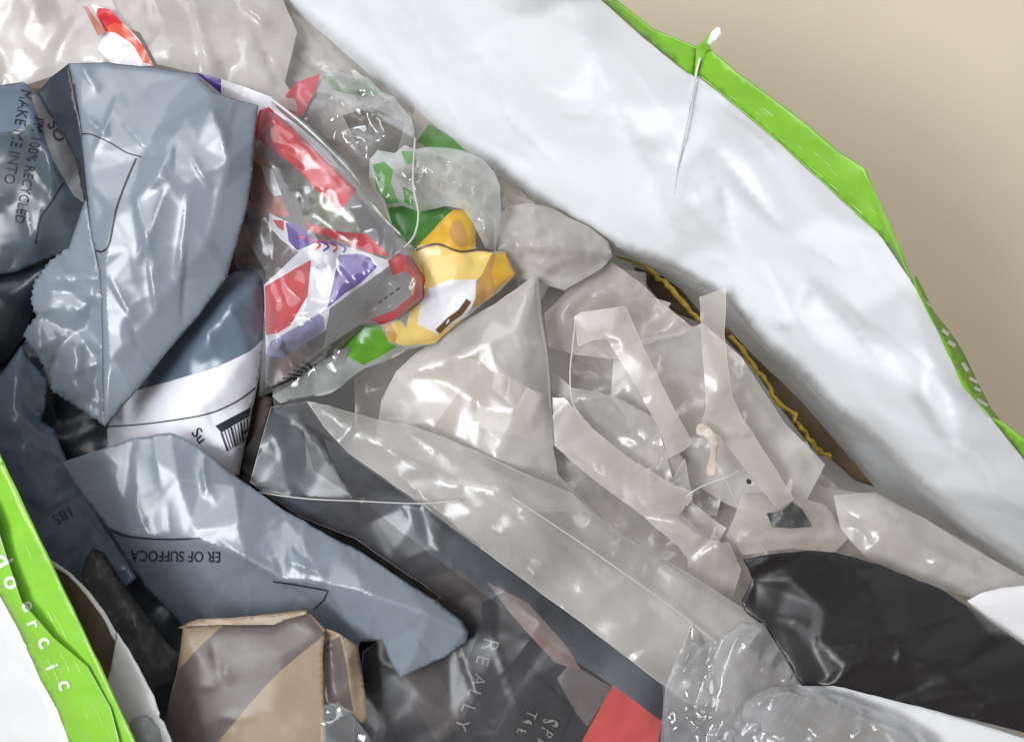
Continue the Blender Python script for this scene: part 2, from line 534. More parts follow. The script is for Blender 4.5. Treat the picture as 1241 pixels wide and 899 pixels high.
M['orange'] = plastic('orange_red_print', lin(208, 84, 62), .3, .08, PB, .5)
M['white_print'] = plastic('white_print', (.76, .74, .78, 1), .28, .03, PB, .5, .1)
M['purple'] = plastic('purple_print', lin(88, 60, 142), .28, .08, PB, .5)
M['mauve'] = plastic('mauve_print', lin(134, 128, 166), .25, .1, PB, .6)
M['rust'] = plastic('rust_brown_print', lin(164, 98, 80), .3, .2, PB, .5)
M['yellow'] = plastic('yellow_print', lin(232, 200, 118), .25, .05, PB, .5, .1)
M['amber'] = plastic('amber_print', lin(224, 176, 62), .25, .07, PB, .5, .1)
M['tan'] = plastic('tan_print', lin(190, 146, 82), .3, .08, PB, .5)
M['tanline'] = plastic('brown_ink', lin(98, 70, 44), .35, .05, None)
M['green_print'] = plastic('leaf_green_print', lin(92, 152, 40), .26, .15, PB, .5, .1)
M['green_dk'] = plastic('deep_green_print', lin(64, 114, 48), .26, .15, PB, .5)
M['redcard'] = plastic('red_card', lin(208, 72, 64), .45, .05, (('noise', 90, .15),), .3)
M['brown_print'] = plastic('dull_brown_print', lin(124, 100, 94), .3, .25, PB, .5)
M['green_dim'] = plastic('dull_green_print', lin(130, 138, 112), .3, .2, PB, .5)
M['olive'] = plastic('dark_olive_foil', lin(84, 68, 44), .4, .3, PB, .5, vscale=90)
M['slit'] = plastic('dark_wrapper', lin(112, 92, 70), .45, .25, (('noise', 90, .3),), .4)
M['yellow_edge'] = plastic('yellow_edge', lin(214, 180, 60), .45, .2, (('noise', 200, .4),), .4, vscale=160)
M['speck'] = plastic('dark_green', lin(24, 44, 30), .5, .1, None)
M['brownbox'] = plastic('dark_brown_card', lin(60, 46, 42), .6, .1, (('noise', 90, .2),), .3)

FB = (('crease', 11, .12), ('noise', 14, .14))
M['clear'] = film('clear_film', .04, (.95, .95, .96), (.66, .68, .74), .26, .5, .9, 13, FB, .3)
M['veil'] = film('bluish_veil_film', .12, (.94, .95, .97), (.62, .68, .78), .22, .7, .9, 18, FB, .3)
M['crinkle'] = film('crinkled_clear_film', .15, (.97, .97, .98), (.88, .90, .94), .14, 2.2, .9, 30, None, .4)
M['bread'] = film('bread_bag_film', .05, (.97, .97, .98), (.84, .83, .84), .14, .9, .5, 26, PB, .35)
M['cloudy'] = film('cloudy_film', .36, (.95, .925, .91), (.90, .86, .835), .2, .9, .55, 15, FB, .3)
M['frost'] = film('frosted_film', .47, (.94, .92, .89), (.90, .85, .805), .22, 1.0, .5, 16, FB, .35)
M['beige'] = film('beige_film', .48, (.93, .89, .84), (.87, .80, .74), .26, .7, .4, 14, FB, .3)
M['pinkfilm'] = film('pinkish_film', .50, (.97, .94, .93), (.92, .86, .83), .22, .8, .5, 16, FB, .35)
M['strip'] = film('frosted_strip', .6, (.93, .90, .87), (.70, .645, .59), .24, 1.1, .3, 16, (('noise', 22, .2),), .15)
M['peach'] = film('peach_film', .8, (.92, .86, .8), (.80, .70, .62), .3, .6, .12, 20, (('noise', 60, .3),), .2)
M['sheen'] = film('white_sheen_film', .34, (.95, .97, .95), (.86, .89, .88), .1, 1.3, .7, 30, None, .4)
M['green_film'] = film('green_tinted_film', .5, (.55, .78, .42), (.20, .48, .14), .2, 1.2, .6, 45, None, .3)
M['faded_red'] = plastic('faded_red_print', lin(186, 96, 104), .35, .1, PB, .5)
M['strand'] = film('pale_strand', .7, (.95, .93, .92), (.88, .85, .83), .2, .8, .1, 20, None, .2)

# ------------------------------------------------------------------ floor
def struct(o):
    o['kind'] = 'structure'; return o
fv = [(-3, -3, -.385), (3, -3, -.385), (3, 3, -.385), (-3, 3, -.385)]
struct(link_mesh('floor', fv, [(0, 1, 2, 3)], [M['floor']], smooth=False))

# ------------------------------------------------------------------ the shopping bag
bag = thing('shopping_bag', 620, 450, -383, 'large white woven shopping bag with a bright green top edge, full of plastic waste', 'bag')
rim = [(300, -160, -10), (520, -90, 2), (640, -30, 8), (723, -4, 8), (780, 47, 8), (832, 89, 8), (843, 92, 6), (880, 120, 8), (947, 177, 8), (1013, 237, 9),
       (1069, 289, 9), (1107, 345, 8), (1140, 409, 8), (1167, 467, 8), (1198, 503, 8), (1241, 557, 8), (1320, 640, 8), (1420, 780, 8)]
low = [(1420, 1060, -190), (1241, 860, -195), (1000, 660, -215), (940, 590, -215), (820, 470, -210), (700, 360, -190), (560, 240, -150), (420, 120, -140), (250, -20, -130), (150, -130, -120)]
wall = sheet('wall', rim + low, M['bag_white'], bag,
    creases=[[(200, -160, -50), (350, 0, -78), (470, 95, -80), (590, 200, -82), (745, 298, -84), (813, 322, -82), (881, 362, -76), (932, 420, -74), (966, 444, -72), (1005, 490, -74), (1063, 531, -74), (1120, 590, -78), (1180, 638, -80), (1260, 690, -84), (1420, 840, -90)],
             [(745, 300, -92), (812, 327, -125), (879, 369, -128), (929, 427, -130), (962, 450, -130), (1000, 495, -132), (1056, 536, -130), (1114, 596, -124), (1172, 650, -124)],
             [(742, 308, -150), (826, 350, -170), (884, 398, -185), (965, 480, -190), (1061, 592, -190), (1170, 690, -170), (1300, 800, -170)],
             [(845, 96, 4), (835, 130, -8), (820, 205, -30), (815, 262, -52), (812, 320, -80)],
             [(560, 60, -42), (640, 100, -38), (720, 120, -32), (800, 170, -27), (815, 195, -29)],
             [(690, 0, -9), (715, 60, -22), (745, 130, -36), (790, 215, -52), (800, 270, -64)], [(650, 20, -16), (690, 120, -36), (740, 190, -50)],
             [(770, 165, -34), (795, 183, -37), (815, 191, -33)], [(850, 195, -26), (868, 230, -36), (880, 290, -54)], [(828, 240, -42), (850, 300, -66), (862, 340, -76)], [(840, 250, -42), (868, 300, -62)], [(1000, 300, -14), (1040, 380, -28), (1075, 430, -34)], [(1120, 420, -14), (1150, 480, -24), (1160, 520, -30)],
             [(860, 170, -16), (960, 290, -26), (980, 330, -30), (1100, 470, -32), (1160, 560, -44)],
             [(945, 392, -56), (965, 385, -46), (990, 355, -40)],
             [(880, 230, -42), (900, 310, -58), (940, 390, -60), (975, 430, -62)], [(1000, 420, -48), (1060, 500, -56), (1100, 540, -58)]],
    ctrl=[(520, 60, -56), (640, 170, -62), (700, 230, -68), (620, 20, -20), (900, 200, -22), (1040, 380, -20), (1000, 260, -6), (1120, 480, -18), (1200, 600, -34), (760, 250, -64), (905, 280, -46)],
    step=4.6, relax=3, crumple=((1.5, 120, 45, 2.4), (.5, 60, 50, 2.4)), edge=.8, wrinkle=((34, 1.1, 170, 50, 22), (9, 2.0, 220, 60, 12), (26, 1.0, 60, 60, 60)), seed=3)
seam = [(873, 36, 20), (868, 46, 15), (853, 60, 12), (846, 80, 11), (843, 95, 9), (836, 130, -3), (828, 172, -16), (821, 205, -29), (816, 250, -48)]
tube('seam', [(x_, y_, h_ - .35) for x_, y_, h_ in seam], .6, M['bag_white'], bag)
# green hem, inside face
rr_ = random.Random(3)
hem = sheet('hem', [(520, -100, 40), (640, -42, 25), (723, -5, 8.6), (780, 46.5, 8.6), (832, 88, 8.6), (841, 92, 6.6), (844, 57, 14), (790, 35, 20), (748, 2, 20), (690, -40, 50), (560, -120, 90)], M['bag_green'], bag,  # unseen far end raised so its shadow reaches further over the floor
    step=6, relax=1, crumple=((.7, 40),), seed=4, thick=.4)
hem2 = sheet('hem', [(846, 92, 6.8), (880, 119.5, 8.6), (947, 176.5, 8.6), (1013, 236.5, 9.6), (1069, 288.5, 9.6), (1107, 345, 8.6), (1091, 302, 19), (1069, 253, 21), (1047, 203, 23),
    (1013, 182, 22), (973, 147, 21), (930, 115, 21), (893, 88, 20), (862, 62, 18), (854, 66, 13)], M['bag_green'], bag, ctrl=[(960, 170, 14), (1030, 230, 16)],
    creases=[[(1047, 203, 23), (1075, 290, 10)]], step=6, relax=1, crumple=((.8, 44),), seed=5, thick=.4)
sheet('hem', [(844, 57, 14), (841, 93, 6.5), (847, 92, 5), (856, 66, 13), (862, 62, 17), (857, 52, 19), (868, 40, 22), (862, 38, 22), (850, 52, 17)], M['bag_green'], bag, step=4, relax=0, seed=6, thick=.4)
ribbon(hem, [(724, -4), (749, 3.5), (790, 36.5), (843, 58)], 1.3, M['hem_wear'], bag, 'cut_edge', .25, False)
ribbon(hem2, [(863, 64), (893, 90), (930, 117), (972, 148.5), (1012, 183.5), (1045.5, 204.5), (1067, 254), (1090, 305), (1105, 342)], 1.3, M['hem_wear'], bag, 'cut_edge', .25, False)
ribbon(hem2, [(850, 93), (880, 117.5), (947, 174.5), (1013, 234.5), (1066, 284)], 1.0, M['hem_wear'], bag, 'stitch_line', .25, False)
for _ in range(22):
    t_ = rr_.random(); x_ = 870 + 190 * t_; y_ = 96 + 165 * t_ + rr_.uniform(-14, 12); L_ = rr_.uniform(2, 12)
    ribbon(hem2, [(x_, y_), (x_ + L_, y_ + L_ * .8)], rr_.uniform(.5, 1.1), M['hem_wear'], bag, 'scuff_mark', .15)
sheet('torn_tip', [(857, 52, 20), (862, 40, 23), (868, 34, 24), (874, 33, 24), (874, 42, 23), (866, 51, 21), (861, 57, 19)], M['bag_tip'], bag, step=3, crumple=((.8, 8),), seed=7, thick=.4)
# green hem turned over: the outside shows at the corner, with white print
flap = sheet('hem', [(1107, 340, 9), (1113, 355, 9), (1140, 409, 8.5), (1167, 467, 8.5), (1198, 504, 8.5), (1214, 512, 3), (1200, 492, -6), (1180, 452, -8), (1160, 414, -8), (1132, 377, -8), (1110, 334, 4)], M['bag_green'], bag,
    step=5, crumple=((.8, 30),), seed=8, thick=.4)
for (x0, y0, x1, y1, w) in ((1141, 400, 1149, 406, 5), (1148, 414, 1157, 420, 5), (1166, 440, 1172, 450, 5), (1174, 458, 1184, 464, 4), (1180, 470, 1188, 474, 4), (1184, 484, 1196, 492, 4), (1122, 366, 1127, 372, 3)):
    ribbon(flap, [(x0, y0), (x1, y1)], w, M['ink_white'], bag, 'printed_mark')
sheet('hem', [(1200, 505, 9), (1241, 557, 9), (1320, 640, 9), (1340, 620, 20), (1241, 533, 20), (1215, 512, 14)], M['bag_green'], bag, step=5, crumple=((.8, 30),), seed=9, thick=.4)
# near side of the bag at lower left
lw = sheet('wall', [(-120, 560, 20), (-40, 640, 22), (0, 723, 22), (23, 764, 22), (49, 824, 22), (69, 859, 22), (83, 900, 22), (130, 1010, 22), (60, 1100, -170), (-200, 900, -220), (-260, 600, -170)],
    M['bag_white'], bag, step=8, relax=2, crumple=((2, 90, 60, 2), (.8, 30)), seed=11, thick=.5)
lh = sheet('hem', [(-150, 330, 44), (-40, 480, 44), (0, 552, 44), (40, 636, 44), (80, 720, 44), (120, 804, 44), (164, 899, 44), (215, 1010, 44), (130, 1010, 22.5), (83, 900, 22.5), (69, 859, 22.5), (49, 824, 22.5), (23, 764, 22.5), (0, 723, 22.5), (-40, 640, 22.5), (-160, 480, 22)],
    M['bag_green'], bag, creases=[[(-10, 690, 31), (60, 800, 34), (110, 899, 35)]], step=6, relax=2, crumple=((.9, 50, 62, 2.5), (.5, 18)), seed=12, thick=.5)
for s, x, y, cap, a in (('d', -9, 676, 22, 62), ('o', 3, 702, 21, 58), ('e', 25, 732, 18, 55), ('r', 33, 754, 16, 66), ('c', 45, 776, 19, 58), ('i', 56, 808, 16, 66), ('c', 70, 826, 19, 70), ('o', 22, 780, 13, 62)):
    text(lh, s, x, y, cap, a, M['ink_white'], bag, 'printed_letter', bold=.018)
rr_ = random.Random(8)
for _ in range(16):
    t_ = rr_.uniform(.1, 1); y_ = 560 + 330 * t_; x_ = 8 + 150 * (t_ - .08) - rr_.uniform(10, 62); L_ = rr_.uniform(6, 34)
    if x_ > -8: ribbon(lh, [(x_, y_), (x_ + L_ * .28, y_ + L_ * .5), (x_ + L_ * .48, y_ + L_)], rr_.uniform(.6, 1.3), M['hem_wear'], bag, 'scuff_mark', .15)
ribbon(lh, [(-4, 546), (40, 636), (80, 720), (120, 804), (164, 899)], 1.6, M['hem_wear'], bag, 'cut_edge', .25, False)
# the rest of the bag: far side, ends and bottom
def quad_wall(name, a, b, c, d, n=14):
    vs = []; fs = []
    A, B, Cc, D = (np.array(W(*q)) for q in (a, b, c, d))
    for i in range(n + 1):
        for j in range(n + 1):
            s, t = i / n, j / n
            p = (A * (1 - s) + B * s) * (1 - t) + (D * (1 - s) + Cc * s) * t
            p = p + np.array([0.004, .004, 0]) * math.sin(s * 19 + t * 5)
            vs.append(p)
    for i in range(n):
        for j in range(n):
            k = i * (n + 1) + j; fs.append((k, k + 1, k + n + 2, k + n + 1))
    o = link_mesh(name, vs, fs, [M['bag_white']], bag)
    return o
quad_wall('side', (-200, 330, 44), (215, 1010, 43), (110, 980, -380), (-100, 330, -380))
quad_wall('side', (-200, 330, 42), (-260, -200, 20), (-80, -120, -380), (-100, 330, -380))
quad_wall('side', (-260, -200, 20), (300, -165, -10), (300, -60, -380), (-80, -120, -380))
quad_wall('side', (215, 1010, 40), (1420, 1060, -20), (960, 960, -380), (110, 980, -380))
quad_wall('side', (150, -135, -120), (1420, 1060, -150), (960, 960, -380), (300, -60, -380))
quad_wall('base', (-100, 330, -378), (110, 980, -378), (960, 960, -378), (300, -60, -378))

# ------------------------------------------------------------------ deep filling, seen between the things on top
def lump(name, outline, mat, label, cat, group=None, **k):
    return tag(sheet(name, outline, mat, **k), label, cat, group)

lump('crumpled_film', [(560, 260, -122), (722, 312, -124), (780, 352, -124), (830, 398, -124), (880, 434, -124), (934, 510, -124), (988, 566, -124), (1040, 612, -126), (1240, 700, -128), (1240, 900, -128), (900, 900, -124), (600, 800, -118), (430, 560, -112), (430, 380, -112)],
     M['beige'], 'wide beige film lying deepest under the cut clear strips', 'plastic film', step=7, relax=4, crumple=((14, 100), (6, 44)), wrinkle=((30, 5, 120, 40, 80),), seed=21)
lump('crumpled_film', [(840, 560, -98), (900, 560, -104), (1000, 590, -104), (1060, 600, -106), (1180, 660, -108), (1250, 720, -100), (1250, 800, -86), (1150, 760, -84), (1040, 720, -78), (930, 700, -80), (860, 720, -82), (830, 640, -90)],
     M['beige'], 'brownish crumpled film lying above the black mailing bag at the right', 'plastic film', ctrl=[(960, 640, -88), (1080, 660, -92)], step=6, relax=3, crumple=((12, 80, 40, 1.5), (5, 38)), wrinkle=((24, 4.5, 110, 30, 50),), seed=22)
lump('crumpled_film', [(745, 420, -88), (852, 392, -84), (898, 432, -78), (950, 512, -76), (1000, 562, -80), (960, 640, -84), (880, 610, -88), (800, 560, -84), (740, 480, -82)],
     M['frost'], 'pale frosted film behind the upright strip beside the yellow edge', 'plastic film', creases=[[(780, 440, -74), (830, 405, -76), (860, 400, -86)], [(860, 440, -76), (905, 520, -72), (930, 560, -78)]], step=6, relax=3, crumple=((5, 70), (2, 26)), seed=23, rim=.9)
lump('crumpled_film', [(660, 380, -90), (690, 350, -92), (742, 318, -92), (770, 338, -88), (800, 366, -86), (838, 396, -86), (840, 420, -94), (780, 440, -90), (700, 430, -86), (665, 420, -88)],
     M['beige'], 'brown tinted film lying right behind the bent corner strip', 'plastic film', creases=[[(690, 365, -78), (770, 338, -84)]], step=5, relax=2, crumple=((4, 40), (1.5, 18)), seed=24, rim=.9)
lump('crumpled_film', [(670, 450, -76), (694, 470, -74), (740, 478, -70), (800, 510, -72), (830, 560, -74), (800, 600, -76), (740, 600, -80), (690, 540, -78), (668, 500, -78)],
     M['frost'], 'milky crumpled film between the bent strip and the long band', 'plastic film', creases=[[(700, 476, -66), (750, 500, -64), (790, 530, -66)]], step=5, relax=2, crumple=((4, 44), (1.5, 18)), seed=25, rim=.9)
lump('crumpled_film', [(760, 555, -68), (800, 525, -66), (815, 580, -66), (830, 555, -66), (840, 610, -66), (880, 640, -70), (868, 660, -70), (800, 640, -70), (770, 600, -70)],
     M['frost'], 'small whitish torn film scrap right of the long band', 'plastic film', step=4, relax=1, crumple=((3, 30), (1, 12)), seed=26, rim=.9)
lump('crumpled_film', [(672, 545, -80), (705, 560, -78), (760, 610, -78), (830, 660, -80), (840, 700, -80), (760, 655, -78), (700, 610, -76), (672, 575, -76)],
     M['frost'], 'grey film under the left edge of the long band', 'plastic film', step=5, relax=1, crumple=((3, 30), (1, 12)), seed=27, rim=.9)
def shreds(name, poly, n, z0, z1, mat, seed):
    r = random.Random(seed); VS = []; FS = []; UV = []; k = 0
    xs = [p[0] for p in poly]; ys = [p[1] for p in poly]
    while n:
        x, y = r.uniform(min(xs), max(xs)), r.uniform(min(ys), max(ys))
        if not inside(poly, np.array([x]), np.array([y]))[0]: continue
        n -= 1
        h0 = r.uniform(z0, z1); R = r.uniform(26, 62); a0 = r.uniform(0, 6.3); st = r.uniform(.35, .9); m = r.randint(5, 8)
        tx, ty = r.uniform(-.16, .16), r.uniform(-.16, .16)
        o = []
        for i in range(m):
            a = 2 * math.pi * i / m + r.uniform(-.25, .25); q = R * r.uniform(.6, 1.15)
            dx, dy = q * math.cos(a), q * math.sin(a) * st
            dx, dy = dx * math.cos(a0) - dy * math.sin(a0), dx * math.sin(a0) + dy * math.cos(a0)
            o.append((x + dx, y + dy, h0 + dx * tx + dy * ty))
        V, t, uv = sheet('shred', o, None, crumple=((r.uniform(3, 7), 48), (1.6, 20)), wrinkle=((8, 3, 60, r.uniform(0, 180), 40),), step=5, relax=1, seed=r.randint(100, 9999), raw=True)
        VS.append(V); UV.append(uv); FS += [tuple(int(q) + k for q in f) for f in t]; k += len(V)
    ob = link_mesh(name, np.concatenate(VS), FS, [mat], None, None, np.concatenate(UV))
    ob['kind'] = 'stuff'
    return ob
lump('crumpled_film', [(1010, 600, -84), (1060, 596, -88), (1120, 628, -88), (1180, 664, -88), (1250, 704, -84), (1250, 740, -78), (1170, 722, -74), (1110, 704, -70), (1050, 676, -72), (1018, 640, -76)],
     M['frost'], 'greyish film fold between the white wall and the black mailing bag', 'plastic film', creases=[[(1020, 610, -78), (1080, 640, -66), (1160, 690, -66), (1240, 722, -76)], [(1060, 600, -82), (1080, 640, -66), (1090, 690, -66)]], step=5, relax=1, crumple=((5, 60, 40, 2), (1.5, 26)), wrinkle=((14, 3, 110, 35, 30),), seed=91)
lump('crumpled_film', [(900, 600, -84), (950, 596, -86), (1000, 612, -84), (1030, 650, -78), (1010, 670, -72), (960, 664, -68), (900, 672, -66), (880, 650, -70)],
     M['beige'], 'brownish film fold above the curled tip of the black mailing bag', 'plastic film', creases=[[(890, 655, -64), (940, 630, -66), (1010, 630, -74)]], step=5, relax=1, crumple=((4, 50, 0, 2), (1.5, 22)), wrinkle=((12, 3, 90, 10, 40),), seed=92)
HEAP = [(600, 330), (740, 330), (850, 410), (940, 520), (985, 580), (1000, 630), (960, 660), (880, 670), (800, 640), (680, 560), (660, 420)]
tag(shreds('film_shreds', HEAP, 26, -118, -92, M['frost'], 5), 'loose torn shreds of clear film filling the heap under the cut strips', 'plastic film')
tag(shreds('film_shreds', [(400, 130), (520, 160), (640, 250), (700, 300), (620, 340), (560, 240), (470, 220)], 8, -90, -82, M['beige'], 9), 'loose crumpled shreds of film along the white wall above the yellow pack', 'plastic film')

# dark filling on the left
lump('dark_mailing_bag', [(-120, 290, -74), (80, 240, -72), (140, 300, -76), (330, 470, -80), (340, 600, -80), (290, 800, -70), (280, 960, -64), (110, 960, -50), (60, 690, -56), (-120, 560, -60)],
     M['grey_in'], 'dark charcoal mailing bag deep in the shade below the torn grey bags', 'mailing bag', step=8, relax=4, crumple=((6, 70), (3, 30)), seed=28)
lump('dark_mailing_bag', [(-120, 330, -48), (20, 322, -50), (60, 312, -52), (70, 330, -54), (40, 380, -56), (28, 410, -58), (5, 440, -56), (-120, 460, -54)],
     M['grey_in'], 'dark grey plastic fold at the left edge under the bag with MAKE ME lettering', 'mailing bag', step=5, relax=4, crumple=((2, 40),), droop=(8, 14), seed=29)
lump('brown_card', [(290, 470, -66), (330, 482, -66), (322, 540, -66), (306, 590, -66), (280, 580, -66)], M['brownbox'], 'sliver of dark brown card beside the white address label', 'card', step=5, thick=1, seed=30)

# ------------------------------------------------------------------ clear bags at the upper left
lump('clear_bag', [(-120, -60, -92), (200, -80, -90), (345, -20, -92), (440, 72, -96), (560, 168, -98), (680, 262, -100), (742, 303, -100), (700, 345, -98), (600, 335, -92), (480, 280, -84), (330, 150, -78), (100, 100, -66), (-120, 130, -64)],
     M['beige'], 'large cloudy beige polythene bag lining the upper left against the white wall', 'plastic bag', creases=[[(345, -10, -84), (420, 80, -84), (500, 150, -88), (600, 230, -92)]], step=7, relax=4, crumple=((5, 100, 40, 1.8), (1.5, 44)), wrinkle=((16, 3.0, 240, 50, 30),), seed=31)
bp2 = lump('clear_bag', [(100, -30, -58), (330, -30, -70), (360, 40, -72), (345, 100, -66), (370, 140, -64), (325, 125, -58), (250, 92, -52), (190, 78, -50), (170, 40, -48), (120, 20, -50)],
     M['pinkfilm'], 'pinkish crumpled clear bag over the red print at the top edge', 'plastic bag', creases=[[(200, 0, -52), (230, 60, -48), (250, 88, -52)], [(230, 60, -48), (310, 70, -56)]], step=5, relax=2, crumple=((4, 70), (1.5, 30)), wrinkle=((14, 3.0, 150, 60, 30),), seed=32)
lump('clear_bag', [(-120, -40, -48), (60, -40, -50), (125, -30, -50), (165, 78, -52), (95, 82, -50), (55, 95, -50), (28, 104, -50), (-120, 112, -48)],
     M['pinkfilm'], 'hazy clear bag filling the top left corner above the grey mailers', 'plastic bag', creases=[[(20, -20, -42), (70, 40, -42), (100, 80, -46)]], step=6, relax=3, crumple=((4, 80), (1.2, 34)), wrinkle=((8, 2.4, 120, 60, 60),), seed=33)
t = thing('red_wrapper', 150, 50, -60, 'red and white printed wrapper showing through clear film at the top left', 'wrapper')
sheet('wrapper_body', [(110, 5, -44), (133, 12, -43), (157, 36, -43), (170, 50, -43), (186, 80, -44), (140, 82, -46), (118, 60, -47), (128, 38, -46)], [M['white_print'], M['orange'], M['red']], t,
    regions=[([(115, 22), (118, 12), (133, 12), (157, 37), (172, 54), (186, 80), (173, 76), (160, 53), (140, 40), (124, 38)], 1), ([(116, 22), (119, 10), (134, 11), (152, 31), (138, 28), (126, 34)], 2)],
    step=4, relax=1, crumple=((1.5, 24),), seed=34)
sheet('folded_edge', [(100, 8, -42), (106, 8, -42), (122, 32, -42), (128, 40, -42), (118, 44, -43), (112, 30, -43)], M['rust'], t, step=4, seed=35)

# crinkled olive-green pouch and green-white pouch
lump('clear_pouch', [(356, 146, -68), (372, 112, -71), (386, 92, -72), (400, 84, -73), (420, 90, -74), (446, 94, -76), (462, 112, -76), (478, 117, -76), (490, 134, -74), (498, 143, -73), (505, 170, -68), (499, 188, -66), (500, 204, -64), (478, 208, -64), (462, 200, -63), (440, 206, -62), (420, 184, -62), (398, 172, -62), (380, 160, -64)],
     M['crinkle'], 'crinkly clear pouch with shiny creases beside the red stripe', 'pouch', creases=[[(402, 116, -56), (430, 128, -60), (450, 138, -54), (500, 168, -60)], [(398, 126, -58), (410, 140, -52), (408, 160, -58)], [(448, 150, -60), (450, 172, -54), (470, 168, -60)], [(450, 106, -70), (470, 122, -62), (480, 140, -66)]],
     step=3, relax=0, crumple=((3.6, 26, 35, 2.6), (1.2, 13, 50, 2.5)), wrinkle=((30, 3.2, 60, 40, 40),), droop=(1, 3), seed=36)
lump('green_wrapper', [(375, 95, -84), (430, 85, -86), (500, 140, -86), (560, 175, -88), (600, 190, -90), (640, 240, -90), (600, 260, -86), (520, 210, -82), (440, 210, -76), (395, 170, -74)], [M['beige'], M['olive'], M['green_film']],
     'faded green wrapper under the crinkly clear pouch', 'wrapper', regions=[([(415, 140), (450, 130), (490, 150), (480, 190), (440, 190)], 1), ([(520, 150), (560, 168), (585, 184), (530, 186), (505, 172)], 2), ([(390, 92), (440, 95), (470, 110), (440, 118), (395, 108)], 2)],
     step=5, relax=2, crumple=((3, 40),), seed=37)
lump('pink_wrapper', [(335, 128, -62), (360, 100, -64), (388, 90, -66), (382, 110, -64), (366, 140, -62), (352, 146, -60)], M['faded_red'], 'small pink red wrapper scrap behind the crinkly pouch', 'wrapper', step=4, crumple=((2, 20),), seed=38)
lump('bunched_film', [(598, 266, -76), (618, 250, -76), (640, 246, -78), (668, 252, -80), (690, 264, -82), (716, 276, -84), (737, 293, -86), (742, 312, -84), (728, 326, -80), (704, 340, -77), (684, 352, -74), (656, 344, -72), (636, 338, -72), (612, 332, -70), (600, 318, -70)],
     M['frost'], 'grey white bunched film lying beside the wall right of the yellow pack', 'plastic film', creases=[[(602, 300, -64), (640, 296, -58), (680, 306, -62), (738, 310, -76)], [(640, 296, -58), (655, 340, -66)], [(650, 252, -72), (690, 300, -62)]], step=4, relax=1, crumple=((5, 50), (1.6, 20)), wrinkle=((24, 3, 70, 20, 70),), seed=39)

# ------------------------------------------------------------------ yellow and green printed pack
q = thing('treat_pack', 510, 340, -60, 'glossy yellow and green printed snack pack beside the red white and purple bag', 'packet')
qo = [(455, 225, -60), (470, 240, -58), (536, 248, -56), (548, 255, -54), (566, 254, -55), (577, 276, -54), (576, 300, -52), (599, 304, -52), (612, 305, -54), (625, 333, -56), (606, 352, -54), (585, 368, -52), (572, 380, -52), (548, 397, -52), (528, 416, -53),
      (490, 424, -54), (470, 436, -55), (442, 446, -56), (400, 476, -60), (338, 488, -64), (330, 480, -64), (345, 455, -62), (390, 420, -58), (430, 380, -54), (470, 330, -52), (480, 290, -54)]
qp = sheet('pack_body', qo, [M['sheen'], M['green_dk'], M['amber'], M['yellow'], M['white_print'], M['tan'], M['green_print'], M['clear']], q,
    creases=[[(500, 300, -50), (530, 296, -46), (557, 305, -46), (598, 305, -48)], [(588, 328, -47), (573, 371, -47), (548, 397, -50)], [(517, 350, -47), (548, 338, -44), (578, 338, -46)], [(436, 394, -52), (470, 400, -48), (500, 410, -50)]],
    regions=[([(465, 240), (540, 248), (552, 258), (506, 303), (480, 285)], 1),
             (curve([(503, 304), (520, 284), (544, 259), (560, 254), (572, 270), (575, 299), (556, 305), (530, 297)], True, 4), 2),
             (curve([(548, 270), (558, 266), (566, 282), (566, 298), (552, 298), (545, 284)], True, 3), 5),
             ([(494, 312), (504, 303), (529, 296), (557, 305), (599, 304), (590, 326), (574, 345), (560, 390), (530, 416), (488, 418), (500, 360)], 3),
             ([(596, 308), (612, 304), (626, 333), (585, 367), (572, 374), (578, 345)], 5),
             ([(601, 309), (611, 307), (622, 332), (600, 348), (596, 330)], 2),
             ([(506, 392), (510, 366), (518, 350), (546, 339), (577, 339), (576, 362), (566, 384), (548, 392), (531, 406), (516, 398)], 4),
             ([(466, 395), (486, 388), (495, 404), (516, 412), (528, 417), (488, 419), (474, 413)], 3),
             ([(466, 396), (474, 392), (482, 408), (478, 417), (470, 412)], 5),
             ([(398, 418), (436, 394), (462, 396), (472, 416), (482, 420), (440, 443)], 6)],
    step=4, relax=2, crumple=((2.0, 50), (.6, 20)), wrinkle=((26, 1.8, 60, 50, 80),), droop=(2, 5), seed=41)
ribbon(qp, [(504, 303), (529, 296), (557, 305), (580, 303), (598, 305)], 2.6, M['tanline'], q)
ribbon(qp, [(530, 402), (544, 388), (558, 378), (568, 364)], 7, M['tanline'], q, 'printed_stripe', smooth=False)
patch(qp, [(398, 423), (406, 420), (400, 440), (392, 442)], M['ink_pale'], q, 'printed_bar')
patch(qp, [(414, 422), (426, 420), (417, 441), (406, 443)], M['ink_pale'], q, 'printed_bar')
ribbon(qp, [(340, 486), (400, 474), (440, 452), (480, 432), (494, 424)], 3, M['strand'], q, 'sealed_edge', .8)

